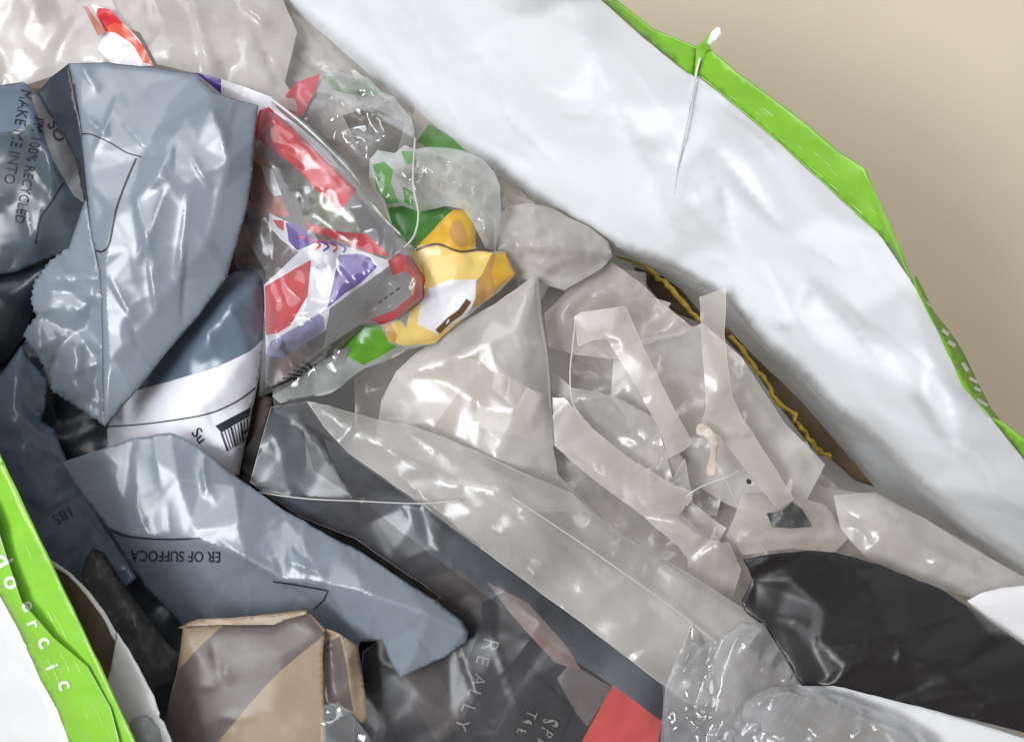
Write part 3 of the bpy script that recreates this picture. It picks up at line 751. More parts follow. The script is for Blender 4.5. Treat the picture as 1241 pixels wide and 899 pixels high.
# pouch with white sheen and a ridge of film over it
r = thing('clear_pouch', 530, 240, -50, 'clear pouch with white sheen over the green top of the yellow pack', 'pouch')
sheet('pouch_film', [(448, 194, -56), (458, 182, -54), (478, 186, -54), (490, 176, -53), (503, 181, -52), (520, 178, -53), (538, 179, -54), (560, 182, -57), (586, 194, -58), (600, 210, -60), (606, 226, -60), (607, 262, -60), (602, 290, -60), (601, 306, -60), (588, 300, -54), (574, 272, -50), (562, 254, -48), (540, 250, -48), (510, 257, -46), (488, 250, -47), (470, 252, -49), (456, 236, -52), (447, 216, -54)], [M['sheen'], M['green_film'], M['white_print']], r,
    creases=[[(503, 182, -44), (501, 220, -38), (508, 255, -44)], [(528, 188, -48), (550, 200, -43), (575, 226, -44), (594, 292, -52)], [(468, 194, -48), (484, 206, -42), (492, 224, -42), (486, 246, -45)], [(540, 200, -50), (536, 220, -42), (556, 244, -45)]],
    regions=[([(452, 200), (466, 196), (476, 206), (474, 222), (484, 246), (470, 248), (456, 230)], 1), ([(486, 184), (503, 183), (503, 200), (492, 198)], 1), ([(488, 226), (500, 232), (500, 250), (490, 246)], 1)],
    step=3, relax=0, crumple=((3.0, 30, 70, 2.6), (1.0, 14, 60, 2.5)), wrinkle=((30, 2.8, 70, 70, 40),), droop=(1, 3), seed=42)
tube('film_ridge', [(503, 168, -50), (501, 200, -38), (501, 228, -34), (507, 258, -33), (503, 283, -33), (492, 298, -32), (479, 308, -34)], .55, M['strand'], r)  # translucent ridge of the pouch film, built as a thin strand

# ------------------------------------------------------------------ red, white and purple bread bag
lump('brown_wrapper', [(270, 170, -68), (330, 150, -66), (390, 200, -66), (440, 280, -68), (420, 320, -70), (400, 380, -72), (390, 430, -72), (340, 470, -74), (280, 440, -72)], [M['brown_print'], M['green_dim'], M['rust']],
     'dull brown and green wrapper seen through the clear parts of the bread bag', 'wrapper', regions=[([(340, 205), (400, 205), (460, 290), (440, 300), (370, 280)], 1), ([(290, 180), (320, 190), (350, 262), (300, 250)], 2)], step=5, relax=1, crumple=((4, 44), (1.6, 18)), wrinkle=((20, 2.5, 60, 30, 90),), seed=43)
p = thing('bread_bag', 400, 320, -50, 'clear bread bag printed in red white and purple, in the middle of the heap', 'bag')
po = [(236, 88, -40), (268, 96, -40), (326, 116, -40), (372, 150, -40), (424, 200, -42), (446, 240, -42), (480, 276, -42), (494, 296, -42), (510, 318, -42), (518, 340, -44), (516, 364, -46), (480, 392, -46), (440, 396, -46), (415, 420, -50), (388, 436, -54),
      (345, 470, -60), (312, 482, -62), (318, 420, -52), (318, 340, -50), (286, 312, -52), (280, 250, -50), (300, 180, -46), (300, 140, -44)]
pb = sheet('bag_film', po, [M['bread'], M['red'], M['white_print'], M['purple'], M['mauve'], M['rust'], M['clear']], p,
    creases=[[(326, 130, -34), (380, 175, -32), (436, 234, -32), (489, 290, -36)], [(313, 160, -40), (360, 205, -38), (412, 258, -36), (470, 312, -36)],
             [(373, 287, -34), (414, 300, -30), (456, 322, -32)], [(377, 318, -36), (373, 358, -32), (350, 398, -36)], [(411, 310, -33), (400, 370, -32)], [(496, 312, -36), (512, 340, -36), (500, 366, -38)], [(324, 428, -44), (394, 390, -38)]],
    regions=[([(236, 88), (268, 96), (268, 114), (250, 118)], 3), ([(268, 96), (330, 118), (330, 140), (312, 140), (268, 114)], 2),
             ([(326, 120), (340, 136), (400, 185), (412, 206), (392, 196), (330, 138)], 2),
             ([(309, 150), (314, 134), (326, 130), (345, 146), (393, 193), (432, 231), (411, 257), (392, 240), (358, 202), (322, 176), (309, 168)], 1),
             ([(300, 190), (320, 205), (352, 262), (330, 262), (298, 240)], 5), ([(316, 200), (330, 206), (342, 236), (332, 238), (322, 222)], 2),
             ([(326, 258), (354, 272), (380, 290), (410, 296), (455, 310), (478, 318), (440, 345), (400, 374), (395, 400), (345, 432), (322, 430), (320, 345), (362, 306), (340, 290), (326, 275)], 2),
             ([(330, 266), (344, 268), (344, 280), (336, 276)], 1),
             ([(346, 270), (356, 270), (373, 284), (384, 294), (360, 304), (350, 292)], 3),
             ([(368, 262), (376, 272), (414, 281), (445, 284), (474, 312), (440, 304), (405, 290), (376, 280)], 1),
             ([(321, 347), (336, 338), (377, 315), (373, 358), (352, 394), (336, 404), (322, 406)], 1),
             ([(411, 309), (436, 308), (448, 312), (457, 324), (437, 343), (418, 356), (397, 373)], 3),
             ([(386, 380), (392, 384), (394, 400), (344, 434), (322, 430), (328, 414)], 4),
             ([(470, 316), (482, 308), (496, 310), (516, 337), (516, 360), (468, 394), (446, 388), (478, 376), (501, 356), (504, 340), (490, 328), (476, 334)], 1)],
    step=4, relax=2, crumple=((2.2, 56), (.7, 22)), wrinkle=((34, 2.0, 70, 45, 70),), droop=(2, 5), seed=44)
for k in range(4):     # swirled lettering-like bands between the purple patch and the red stripe
    ribbon(pb, [(362 + k * 8, 287 + k * 2), (376 + k * 9, 290 + k * 1.5), (388 + k * 10, 297 + k), (380 + k * 12, 303 + k)], 2.4, M['purple' if k % 2 else 'red'], p, 'printed_swirl')
for k in range(7):
    ribbon(pb, [(330 + k * 6, 436 + (6 - k) * 5.2), (346 + k * 6.5, 446 + (6 - k) * 2.4), (336 + k * 9, 462 - k * 2)], 2.2, M['ink'], p, 'printed_bar', lift=1.5)
ribbon(pb, [(328, 122), (370, 156), (424, 210), (452, 252), (490, 292)], 2.2, M['strand'], p, 'film_edge', .9)
for k in range(4):
    ribbon(pb, [(459 + k * 7, 367 - k * 5), (463 + k * 7, 364 - k * 5)], 2.2, M['ink'], p, 'printed_dash')

sheet('bag_front_film', [(318, 128, -32), (370, 160, -30), (424, 212, -30), (486, 292, -32), (512, 338, -34), (512, 362, -36), (478, 388, -36), (438, 392, -36), (400, 418, -40), (345, 462, -48), (322, 470, -50), (322, 330, -40), (300, 290, -42), (306, 200, -36)], M['bread'], p,
    creases=[[(330, 140, -26), (400, 210, -24), (484, 300, -26), (505, 345, -29)], [(372, 280, -27), (430, 330, -24), (490, 370, -29)], [(330, 420, -38), (390, 380, -29), (480, 316, -25)]],
    step=4, relax=1, crumple=((2, 44, 40, 2), (.8, 20, 60, 2)), wrinkle=((30, 2.0, 80, 45, 50),), seed=45)

# ------------------------------------------------------------------ frosted bag in the middle
fq = lump('frosted_bag', [(645, 336, -58), (652, 338, -58), (657, 384, -58), (664, 430, -58), (668, 480, -60), (671, 545, -62), (676, 575, -64), (720, 620, -66), (620, 620, -62), (540, 570, -62), (455, 535, -66), (462, 485, -66), (480, 450, -64), (502, 430, -62), (540, 402, -60), (568, 386, -58), (600, 368, -58)],
     M['frost'], 'milky frosted bag with a pointed top in the centre of the heap', 'plastic bag',
     creases=[[(648, 340, -50), (630, 400, -46), (640, 470, -46), (600, 560, -50)], [(630, 400, -46), (560, 430, -50), (500, 450, -56)], [(640, 470, -46), (668, 500, -56)]],
     ctrl=[(560, 490, -52), (600, 380, -54)], step=5, relax=2, crumple=((4.5, 95), (.5, 40)), wrinkle=((8, 1.4, 120, 70, 30),), droop=(1, 4), seed=46, rim=1.0)
lump('peach_film', [(480, 455, -76), (520, 425, -74), (600, 440, -72), (670, 500, -72), (668, 540, -74), (600, 520, -74), (520, 520, -76)], M['peach'],
     'peach coloured film showing through the frosted bag', 'plastic film', step=6, relax=2, crumple=((2, 40),), seed=47)

# ------------------------------------------------------------------ cut frosted strips
G = 'frosted strips cut from plastic'
s1 = thing('plastic_strip', 740, 460, -66, 'frosted strip bent into a square corner, left of the upright strip', 'plastic strip', G)
sheet('band', [(696, 384, -62), (704, 379, -61), (758, 371, -58), (764, 384, -56), (772, 404, -52), (792, 446, -50), (816, 494, -52), (839, 537, -58), (825, 548, -60), (808, 556, -60), (804, 530, -58), (788, 500, -54), (774, 472, -52), (752, 438, -52), (736, 410, -54), (718, 412, -58), (700, 420, -62)],
    M['strip'], s1, creases=[[(758, 372, -57), (736, 411, -54)]], ctrl=[(780, 440, -50), (812, 520, -54)], step=4, relax=1, crumple=((1.5, 40, 60, 2),), wrinkle=((5, 1.2, 40, 20, 40),), seed=51, rim=1.0)
tube('strand', [(698, 384, -62), (694, 420, -60), (691, 452, -58), (693, 484, -58), (704, 504, -60), (716, 516, -62)], .5, M['strand'], s1)
tag(sheet('plastic_strip', [(600, 446, -70), (640, 470, -66), (668, 482, -63), (684, 482, -62), (696, 496, -61), (718, 519, -60), (742, 540, -58), (768, 559, -58), (816, 587, -58), (840, 596, -58), (838, 606, -60), (826, 622, -60), (840, 636, -58), (864, 655, -56), (884, 658, -58), (898, 690, -60),
    (886, 726, -58), (872, 722, -56), (834, 694, -58), (833, 676, -58), (824, 664, -57), (806, 648, -56), (775, 622, -56), (743, 598, -56), (716, 578, -57), (694, 560, -58), (674, 541, -60), (656, 526, -62), (630, 500, -66), (596, 470, -70)], M['strip'],
    creases=[[(822, 630, -50), (850, 648, -49), (868, 656, -50)]], step=4, relax=2, crumple=((1.8, 60, 40, 2),), wrinkle=((8, 1.4, 60, 110, 40),), seed=52, rim=1.0),
    'long wide frosted band crossing the heap diagonally below the bent corner strip', 'plastic strip', G)
s3 = thing('plastic_strip', 880, 470, -60, 'upright frosted strip standing against the yellow edge with a peach torn end', 'plastic strip', G)
sheet('band', [(848, 360, -58), (880, 349, -56), (879, 380, -54), (878, 405, -52), (882, 445, -50), (886, 478, -50), (898, 504, -54), (914, 527, -58), (938, 566, -64), (962, 604, -70), (944, 617, -72), (920, 590, -68), (897, 560, -62), (874, 532, -58), (851, 512, -56), (856, 492, -52), (853, 450, -50), (850, 405, -52)],
    M['strip'], s3, creases=[[(853, 466, -50), (884, 470, -48)]], step=4, relax=2, crumple=((1.5, 40, 80, 2),), wrinkle=((6, 1.2, 40, 10, 40),), seed=53, rim=1.0)
sheet('torn_end', curve([(844, 516, -48), (852, 513, -47), (864, 522, -46), (871, 534, -46), (868, 552, -48), (868, 575, -50), (860, 578, -52), (856, 572, -52), (861, 546, -48), (856, 532, -47), (845, 526, -48)], True, 3), M['peach'], s3, step=3, relax=1, crumple=((1, 12),), seed=54, thick=.3)
tag(tube('plastic_thread', [(830, 603, -46), (845, 592, -44), (866, 583, -42), (884, 577, -40), (896, 570, -40)], .35, M['strand']), 'short pale thread crossing another below the peach torn end', 'thread')
tag(tube('plastic_thread', [(867, 560, -44), (876, 575, -43), (884, 592, -43), (893, 612, -45), (894, 632, -48)], .3, M['strand']), 'pale thread hanging down from the peach torn end', 'thread')
lump('dark_scrap', [(929, 622, -60), (948, 618, -58), (960, 608, -59), (972, 616, -60), (985, 638, -61), (958, 640, -60), (936, 638, -60)], M['char'], 'small dark grey film scrap above the black mailing bag', 'scrap', step=4, crumple=((2, 14),), seed=55)
def speck(px, py, h, r):
    rs = np.random.RandomState(5); bm = bmesh.new(); bmesh.ops.create_icosphere(bm, subdivisions=2, radius=r * .001)
    for v in bm.verts: v.co = v.co * (1 + .35 * rs.uniform(-1, 1))
    bm.faces.ensure_lookup_table()
    c = np.array(W(px, py, h))
    vs = [np.array(v.co) + c for v in bm.verts]; fs = [tuple(v.index for v in f.verts) for f in bm.faces]; bm.free()
    return link_mesh('leaf_crumb', vs, fs, [M['speck']])
tag(speck(908, 583, -62, 1.4), 'tiny dark green crumb on the end of the upright strip', 'crumb')

# ------------------------------------------------------------------ dark wrapper with yellow edge along the wall
o_ = thing('dark_wrapper', 900, 440, -100, 'dark wrapper with a frayed yellow edge tucked along the white wall', 'wrapper')
ob = sheet('wrapper_body', [(745, 301, -150), (780, 318, -152), (826, 352, -154), (850, 380, -156), (884, 400, -157), (912, 430, -157), (965, 480, -158), (1002, 522, -159), (1040, 566, -160), (1060, 590, -161), (1036, 582, -163), (1006, 555, -163), (984, 543, -162), (944, 492, -162), (910, 442, -162), (876, 408, -161), (846, 390, -160), (820, 380, -159), (795, 360, -158), (772, 330, -156)],
    [M['slit'], M['olive']], o_, regions=[([(772, 330), (800, 336), (824, 368), (800, 364)], 1)], step=4, relax=1, crumple=((1.5, 24),), seed=56, thick=.3)
for pts in ([(744, 300), (752, 312), (780, 322), (800, 337), (818, 356), (834, 375), (846, 389)], [(882, 406), (894, 418), (905, 432), (914, 446), (928, 463), (940, 485), (950, 494), (962, 504), (970, 520), (984, 536), (992, 545), (1008, 556)]):
    r_ = random.Random(int(pts[0][0]))
    q_ = [(x + r_.uniform(-2, 2), y + r_.uniform(-2, 2)) for x, y in resample(pts, 7, False)]
    n_ = len(q_)
    up = [(x + 1.4 + r_.uniform(0, 2.6), y - 1.6, -134 - .06 * (x - 745) * .5 + r_.uniform(-1, 1)) for x, y in q_]
    dn = [(x - 1.0 - r_.uniform(0, 2.4), y + 1.4, -136 - .06 * (x - 745) * .5) for x, y in q_][::-1]
    sheet('yellow_edge', up + dn, M['yellow_edge'], o_, step=3, relax=0, crumple=((.8, 8),), edge=.8, seed=57, thick=.3)

# ------------------------------------------------------------------ black mailing bag at the right
l = thing('black_mailing_bag', 1070, 760, -60, 'black mailing bag with a curled top edge and white lining at the right', 'mailing bag')
lo = [(901, 678, -44), (933, 671, -42), (978, 667, -47), (1012, 669, -50), (1065, 684, -54), (1137, 712, -56), (1171, 733, -56), (1227, 771, -54), (1260, 795, -48), (1270, 905, -28), (1241, 887, -26), (1122, 858, -26), (1009, 830, -26), (971, 831, -28), (948, 790, -34), (926, 757, -40), (902, 742, -44), (899, 726, -45), (907, 714, -46), (911, 702, -46), (906, 688, -45)]
sheet('front_panel', lo, M['black'], l,
    creases=[[(902, 735, -44), (945, 743, -42), (1000, 738, -36), (985, 785, -33), (972, 829, -28)], [(1000, 738, -36), (1060, 720, -42), (1100, 712, -48), (1137, 712, -56)], [(990, 773, -33), (1022, 806, -24), (1100, 795, -25), (1200, 768, -42), (1227, 771, -54)],
             [(911, 702, -45), (960, 702, -40), (1000, 690, -44), (1030, 680, -50)]],
    ctrl=[(1070, 755, -34), (1150, 820, -23), (950, 688, -44), (950, 720, -43)], step=4, relax=1, crumple=((1.6, 110, 20, 1.8),), wrinkle=((16, 1.6, 150, -22, 20), (10, 1.2, 50, 40, 60)), edge=.6, seed=61, thick=.5)
sheet('white_lining', [(966, 830, -31), (1009, 829, -29), (1122, 857, -29), (1270, 903, -31), (1280, 1000, -36), (1160, 960, -36), (1080, 890, -36), (1030, 858, -35), (990, 845, -34)], M['white_in'], l, step=6, relax=2, crumple=((1, 60),), seed=62, thick=.5)
lump('white_sheet', [(1172, 728, -56), (1190, 718, -56), (1215, 712, -56), (1270, 706, -56), (1270, 830, -60), (1227, 790, -60)], M['paper'], 'curved white paper sheet behind the black mailing bag at the right edge', 'paper', step=6, relax=2, droop=(3, 14), seed=63, thick=.4)

# ------------------------------------------------------------------ black printed film inside the long clear bag
i_ = thing('black_carrier', 620, 780, -60, 'black printed carrier with pale lettering and a red patch inside the clear bag', 'carrier')
ib = sheet('carrier_panel', [(285, 560, -60), (330, 500, -60), (385, 520, -60), (420, 550, -58), (600, 677, -54), (700, 750, -52), (803, 831, -50), (806, 910, -48), (790, 960, -46), (430, 960, -46), (430, 800, -50), (440, 740, -52), (360, 640, -56)],
    [M['blackfilm'], M['redcard'], M['char'], M['brownbox'], M['gold_dark'], M['brown_print']], i_,
    regions=[([(742, 830), (770, 850), (803, 874), (796, 905), (780, 960), (680, 960), (705, 899)], 1), ([(675, 822), (690, 803), (742, 832), (712, 880), (697, 862)], 4),
             ([(590, 705), (640, 730), (690, 786), (704, 812), (672, 802), (620, 745)], 5), ([(510, 700), (560, 690), (590, 720), (560, 745), (520, 730)], 3), ([(480, 800), (520, 790), (560, 880), (530, 900), (500, 850)], 3)],
    creases=[[(440, 560, -54), (560, 650, -52), (660, 720, -50), (760, 800, -47)], [(560, 690, -46), (590, 770, -43), (560, 880, -40)]], step=6, relax=2, crumple=((2.4, 60, 30, 1.6), (1, 24)), seed=64)
sheet('square_label', [(642, 806, -43), (694, 858, -43), (678, 905, -42), (640, 940, -42), (590, 900, -42), (614, 850, -43)], M['blackfilm'], i_, step=6, crumple=((.5, 30),), seed=65, thick=.3)
for s, x, y, a, c in (('R', 588, 770, 107, 19), ('E', 580, 792, 107, 15), ('A', 576, 814, 110, 15), ('L', 570, 832, 111, 15), ('L', 563, 850, 112, 15), ('Y', 556, 868, 112, 15), ('V', 546, 893, 112, 15)):
    text(ib, s, x, y, c, a, M['ink_pale'], i_, 'printed_letter', lift=1.2)
for s, x, y, a, c in (('S', 662, 862, 112, 13), ('P', 656, 877, 112, 13), ('E', 650, 891, 112, 12), ('E', 644, 905, 112, 12), ('T', 640, 850, 112, 11), ('E', 634, 864, 112, 11), ('E', 628, 878, 112, 11)):
    text(ib, s, x, y, c, a, M['ink_pale'], i_, 'printed_letter', lift=9)

# ------------------------------------------------------------------ long clear bag with cloudy band
j = thing('long_clear_bag', 620, 700, -40, 'long clear polythene bag with a cloudy band, lying diagonally over the black carrier', 'plastic bag')
cf = sheet('clear_front', [(303, 585, -44), (314, 545, -44), (329, 493, -46), (372, 487, -46), (392, 515, -44), (424, 549, -42), (500, 602, -40), (600, 676, -38), (700, 750, -36), (806, 830, -36), (812, 905, -34), (800, 960, -34), (420, 960, -34), (440, 790, -38), (500, 745, -38), (534, 724, -36), (513, 708, -36), (470, 680, -38), (430, 652, -40), (364, 626, -42)],
    [M['clear'], M['veil']], j, regions=[([(424, 549), (500, 602), (600, 676), (700, 750), (806, 830), (808, 880), (770, 850), (680, 788), (590, 722), (480, 640), (410, 580), (392, 530)], 1), ([(303, 585), (314, 545), (329, 493), (350, 500), (372, 540), (380, 570), (432, 604), (364, 626)], 1)], creases=[[(310, 594, -40), (370, 603, -37), (434, 606, -35), (520, 611, -33), (560, 608, -33)], [(358, 500, -40), (400, 555, -36), (436, 620, -36)], [(512, 608, -31), (522, 660, -30), (531, 690, -32)], [(560, 648, -32), (548, 690, -29), (536, 722, -34)], [(600, 700, -33), (700, 790, -31), (790, 860, -31)]],
    step=5, relax=1, crumple=((2.0, 100), (.4, 40)), wrinkle=((16, 1.3, 130, 50, 30),), seed=66, rim=.8)
sheet('cloudy_band', [(372, 486, -44), (400, 492, -44), (452, 507, -46), (499, 516, -46), (540, 531, -46), (583, 549, -46), (640, 575, -46), (694, 598, -46), (751, 643, -46), (841, 699, -46), (924, 752, -44), (940, 785, -42), (968, 830, -40), (930, 860, -36), (880, 860, -34), (830, 850, -33), (806, 831, -34), (700, 751, -33), (600, 677, -35), (500, 603, -37), (424, 550, -40), (392, 516, -42)],
    M['cloudy'], j, creases=[[(385, 492, -40), (450, 528, -36), (540, 585, -34), (606, 600, -32), (700, 660, -31), (811, 733, -30), (879, 790, -29)], [(606, 590, -32), (640, 640, -30), (700, 720, -30)], [(700, 605, -38), (800, 680, -38), (900, 750, -37)]],
    step=5, relax=2, crumple=((2, 80, 38, 2), (.6, 30)), wrinkle=((26, 1.7, 160, 40, 12), (8, 2, 60, 110, 40)), seed=67, rim=1.0)
sheet('crinkled_end', [(806, 832, -30), (838, 755, -26), (850, 780, -24), (870, 776, -24), (900, 755, -28), (926, 754, -36), (945, 788, -34), (970, 834, -32), (985, 850, -28), (930, 910, -22), (900, 960, -20), (790, 960, -24), (800, 900, -26)],
    M['crinkle'], j, creases=[[(838, 756, -22), (825, 810, -18), (836, 860, -18)], [(895, 770, -20), (875, 820, -14), (860, 880, -14)], [(924, 800, -24), (890, 850, -14), (850, 905, -12)], [(840, 800, -20), (870, 830, -16)]],
    step=3.5, relax=1, crumple=((5, 40, 118, 3.2), (.7, 18, 100, 3)), wrinkle=((44, 4.0, 120, 118, 22), (14, 3, 60, 40, 30)), seed=68)
tube('weld_line', [(310, 596, -38), (370, 604, -34), (434, 607, -32), (510, 610, -30), (560, 606, -30)], .35, M['strand'], j)
tube('weld_line', [(620, 602, -28), (700, 655, -27), (760, 697, -26), (811, 733, -26), (850, 764, -25), (882, 792, -24)], .35, M['strand'], j)
lump('crinkled_bag', [(840, 915, -20), (870, 880, -18), (900, 850, -18), (935, 832, -20), (975, 832, -21), (1030, 846, -22), (1080, 868, -22), (1130, 899, -22), (1170, 960, -22), (830, 960, -18)],
     M['crinkle'], 'shiny crinkled clear bag at the bottom edge left of the white lining', 'plastic bag', creases=[[(860, 905, -10), (920, 850, -8), (960, 838, -14)], [(930, 850, -10), (985, 890, -10)], [(980, 850, -14), (1060, 890, -14)]], step=4, relax=1, crumple=((4.5, 46, 30, 3.2), (.6, 18, 45, 3)), wrinkle=((40, 3.5, 120, 30, 22), (12, 3, 60, 120, 30)), seed=69)

# ------------------------------------------------------------------ grey mailing bags on the left
# labelled roll
d = thing('labelled_mailing_bag', 260, 450, -70, 'rolled dark grey mailing bag with a white address label and barcode', 'mailing bag')
do = [(130, 520, -56), (150, 440, -54), (200, 380, -50), (262, 345, -46), (290, 326, -46), (318, 325, -50), (324, 352, -52), (325, 400, -52), (318, 440, -52), (306, 495, -54), (290, 575, -56), (240, 590, -58), (130, 600, -60)]
db = sheet('roll', do, [M['grey2'], M['label']], d, regions=[([(110, 515), (150, 478), (199, 464), (263, 445), (302, 426), (324, 406), (340, 440), (320, 500), (292, 600), (110, 620)], 1)],
    creases=[[(199, 432, -50), (240, 425, -42), (262, 440, -42), (300, 425, -44)], [(225, 432, -44), (250, 405, -38), (262, 395, -40)], [(255, 330, -44), (240, 380, -44), (280, 375, -38), (312, 350, -44)]],
    ctrl=[(240, 500, -42), (270, 470, -41), (285, 540, -46), (210, 540, -46)], step=4, relax=3, crumple=((1.2, 70), (.5, 30)), wrinkle=((16, 1.3, 60, 60, 60),), droop=(5, 10, [4, 5, 6, 7, 8, 9]), seed=71, thick=.4)
ribbon(db, [(130, 517), (160, 515), (196, 511), (249, 502), (285, 487), (309, 470)], 1.6, M['ink'], d)
patch(db, [(261, 516), (304, 493), (302, 504), (268, 524)], M['ink'], d, 'printed_bar')
for k in range(9):
    a0 = (268 + k * 3.9, 524 - k * 2.1); ribbon(db, [a0, (a0[0] + 8 - k * .8, a0[1] + 22 + k * .3)], 1.2 + 1.2 * (k % 3 == 0), M['ink'], d, 'barcode_bar', smooth=False)
text(db, 'Su', 231, 524, 13, 52, M['ink'], d, lift=.4)

# lower mailing bag with the suffocation warning
c = thing('warning_mailing_bag', 330, 680, -50, 'grey mailing bag with upside-down suffocation warning, below the address label', 'mailing bag')
co = [(74, 561, -34), (93, 554, -32), (120, 545, -31), (160, 531, -30), (206, 524, -29), (228, 533, -29), (262, 560, -30), (299, 586, -30), (340, 615, -30), (397, 648, -28), (434, 666, -27), (480, 697, -26), (527, 727, -26), (560, 752, -26), (568, 766, -27), (566, 779, -28), (540, 796, -28), (485, 821, -27), (470, 795, -28), (462, 776, -29), (437, 777, -31), (432, 800, -52), (400, 790, -60), (330, 775, -64), (230, 775, -64), (215, 752, -60), (176, 712, -50), (132, 644, -40), (100, 600, -37)]
cb = sheet('bag_front', co, [M['grey'], M['grey2']], c,
    creases=[[(132, 640, -34), (160, 648, -26), (240, 654, -22), (300, 676, -20), (345, 702, -18), (395, 706, -17), (440, 716, -17), (520, 745, -17), (563, 766, -22)],
             [(206, 526, -28), (215, 580, -24), (235, 640, -22)], [(345, 702, -18), (380, 680, -20), (430, 668, -25)], [(445, 720, -17), (470, 780, -26)], [(128, 560, -30), (150, 610, -29)], [(285, 590, -26), (290, 640, -21)], [(520, 745, -16), (500, 800, -24)],
             [(240, 670, -28), (215, 735, -52)], [(340, 712, -26), (330, 770, -56)]],
        step=3.5, relax=0, crumple=((2.6, 110), (.5, 46)), wrinkle=((24, 1.8, 110, 55, 40), (10, 1.0, 40, 40, 90)), edge=.7, seed=72, thick=.4)
text(cb, 'ER OF SUFFOCA', 268, 668, 13, 181, M['ink'], c, aspect=.8)
ribbon(cb, [(132, 640), (150, 648), (180, 652), (215, 653), (242, 652)], 1.8, M['ink'], c)
ribbon(cb, [(331, 704), (352, 707), (398, 715), (392, 727), (380, 738)], 1.6, M['ink'], c, smooth=False)

# left mailing bag with recycling text
b = thing('recycled_mailing_bag', 40, 220, -50, 'grey mailing bag with a darker lower part and MAKE ME lettering at the left edge', 'mailing bag')
bo = [(-120, 104, -34), (0, 103, -33), (28, 100, -32), (46, 113, -34), (60, 140, -37), (80, 170, -41), (96, 205, -45), (108, 250, -48), (95, 300, -50), (60, 314, -50), (20, 330, -46), (-120, 350, -42)]
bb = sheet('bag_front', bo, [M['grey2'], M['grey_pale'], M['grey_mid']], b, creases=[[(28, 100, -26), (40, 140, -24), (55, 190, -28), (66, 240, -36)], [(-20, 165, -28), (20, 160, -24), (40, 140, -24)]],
    regions=[([(-140, 172), (10, 160), (36, 150), (50, 178), (90, 238), (120, 260), (120, 380), (-140, 380)], 2), ([(38, 116), (46, 113), (62, 142), (82, 174), (98, 210), (108, 250), (90, 238), (62, 190)], 1)],  # darker grey below the top fold, pale strip along the side
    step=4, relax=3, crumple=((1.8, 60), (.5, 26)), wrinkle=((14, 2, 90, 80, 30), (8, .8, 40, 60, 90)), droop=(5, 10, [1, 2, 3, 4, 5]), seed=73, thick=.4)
text(bb, 'MAKE ME INTO', 26, 108, 13, 101, M['ink'], b, aspect=.9)
text(bb, "I'M 100% RECYCLED", 42, 142, 12, 101, M['ink'], b, aspect=.85)
text(bb, 'SO', 56, 150, 15, 62, M['ink'], b)
ribbon(bb, [(76, 222), (60, 248), (48, 266), (43, 296)], 1.6, M['ink'], b)

# slate bag crumpled at the left edge
e = thing('slate_mailing_bag', 60, 560, -45, 'crumpled slate blue mailing bag at the left edge behind the green hem', 'mailing bag')
eo = [(-120, 470, -34), (0, 455, -36), (26, 418, -42), (40, 440, -42), (58, 462, -42), (56, 490, -40), (50, 510, -38), (66, 520, -42), (80, 556, -44), (100, 590, -48), (135, 650, -50), (165, 700, -50), (130, 730, -46), (80, 720, -40), (50, 700, -36), (-120, 560, -30)]
eb = sheet('bag_front', eo, M['grey2'], e, creases=[[(26, 420, -38), (20, 480, -30), (36, 520, -30), (30, 570, -34), (60, 640, -40)], [(0, 512, -32), (24, 514, -27), (22, 540, -34), (28, 565, -30)], [(22, 592, -38), (52, 600, -34), (90, 612, -42)]],
    step=4, relax=2, crumple=((3.6, 54), (1.0, 22)), wrinkle=((24, 2.4, 70, 30, 70), (14, 1, 40, 30, 90)), seed=74, thick=.4)
text(eb, '185', 86, 612, 13, 150, M['ink'], e)

# the big torn bag on top
a = thing('torn_mailing_bag', 190, 300, -30, 'large light grey mailing bag with a serrated torn edge and a shiny crease', 'mailing bag')
ao = [(83, 77, -18), (130, 76, -18), (190, 83, -18), (237, 90, -17), (258, 112, -16), (290, 122, -18), (313, 128, -20), (308, 170, -18), (306, 210, -18), (300, 250, -20), (289, 290, -22), (274, 338, -25), (240, 384, -27), (203, 426, -28), (165, 474, -29), (126, 518, -30),
      (124, 465, -28), (123, 400, -24), (123, 355, -22), (117, 310, -20), (111, 290, -19), (104, 215, -18), (97, 143, -18), (90, 100, -18)]
ab = sheet('front_face', ao, M['grey'], a,
    creases=[[(256, 115, -14), (225, 140, -13), (203, 190, -9), (193, 210, -7), (205, 222, -8), (224, 224, -9), (250, 210, -9), (277, 195, -9), (270, 160, -9), (256, 134, -9)],
             [(123, 350, -18), (128, 300, -15), (138, 260, -14), (170, 190, -13), (193, 210, -7)], [(205, 222, -8), (160, 250, -13), (126, 258, -17)], [(306, 205, -18), (268, 235, -12), (250, 298, -15), (210, 340, -20)], [(195, 150, -14), (203, 128, -15), (256, 115, -14)],
             [(126, 516, -29), (128, 440, -22), (124, 350, -18)]],
    ctrl=[(150, 130, -15), (238, 175, -11), (170, 300, -15), (180, 390, -22), (280, 160, -14)], step=3.2, relax=1, crumple=((2.4, 100), (.5, 46)), wrinkle=((20, 1.5, 100, 75, 40),), edge=.4, droop=(1, 3), seed=75, thick=.4)
ribbon(ab, [(98, 163), (110, 163), (133, 173), (153, 185), (171, 190)], 1.7, M['ink'], a)
ribbon(ab, [(165, 192), (153, 220), (143, 247), (138, 267), (132, 296), (124, 305), (116, 303)], 1.9, M['ink'], a)
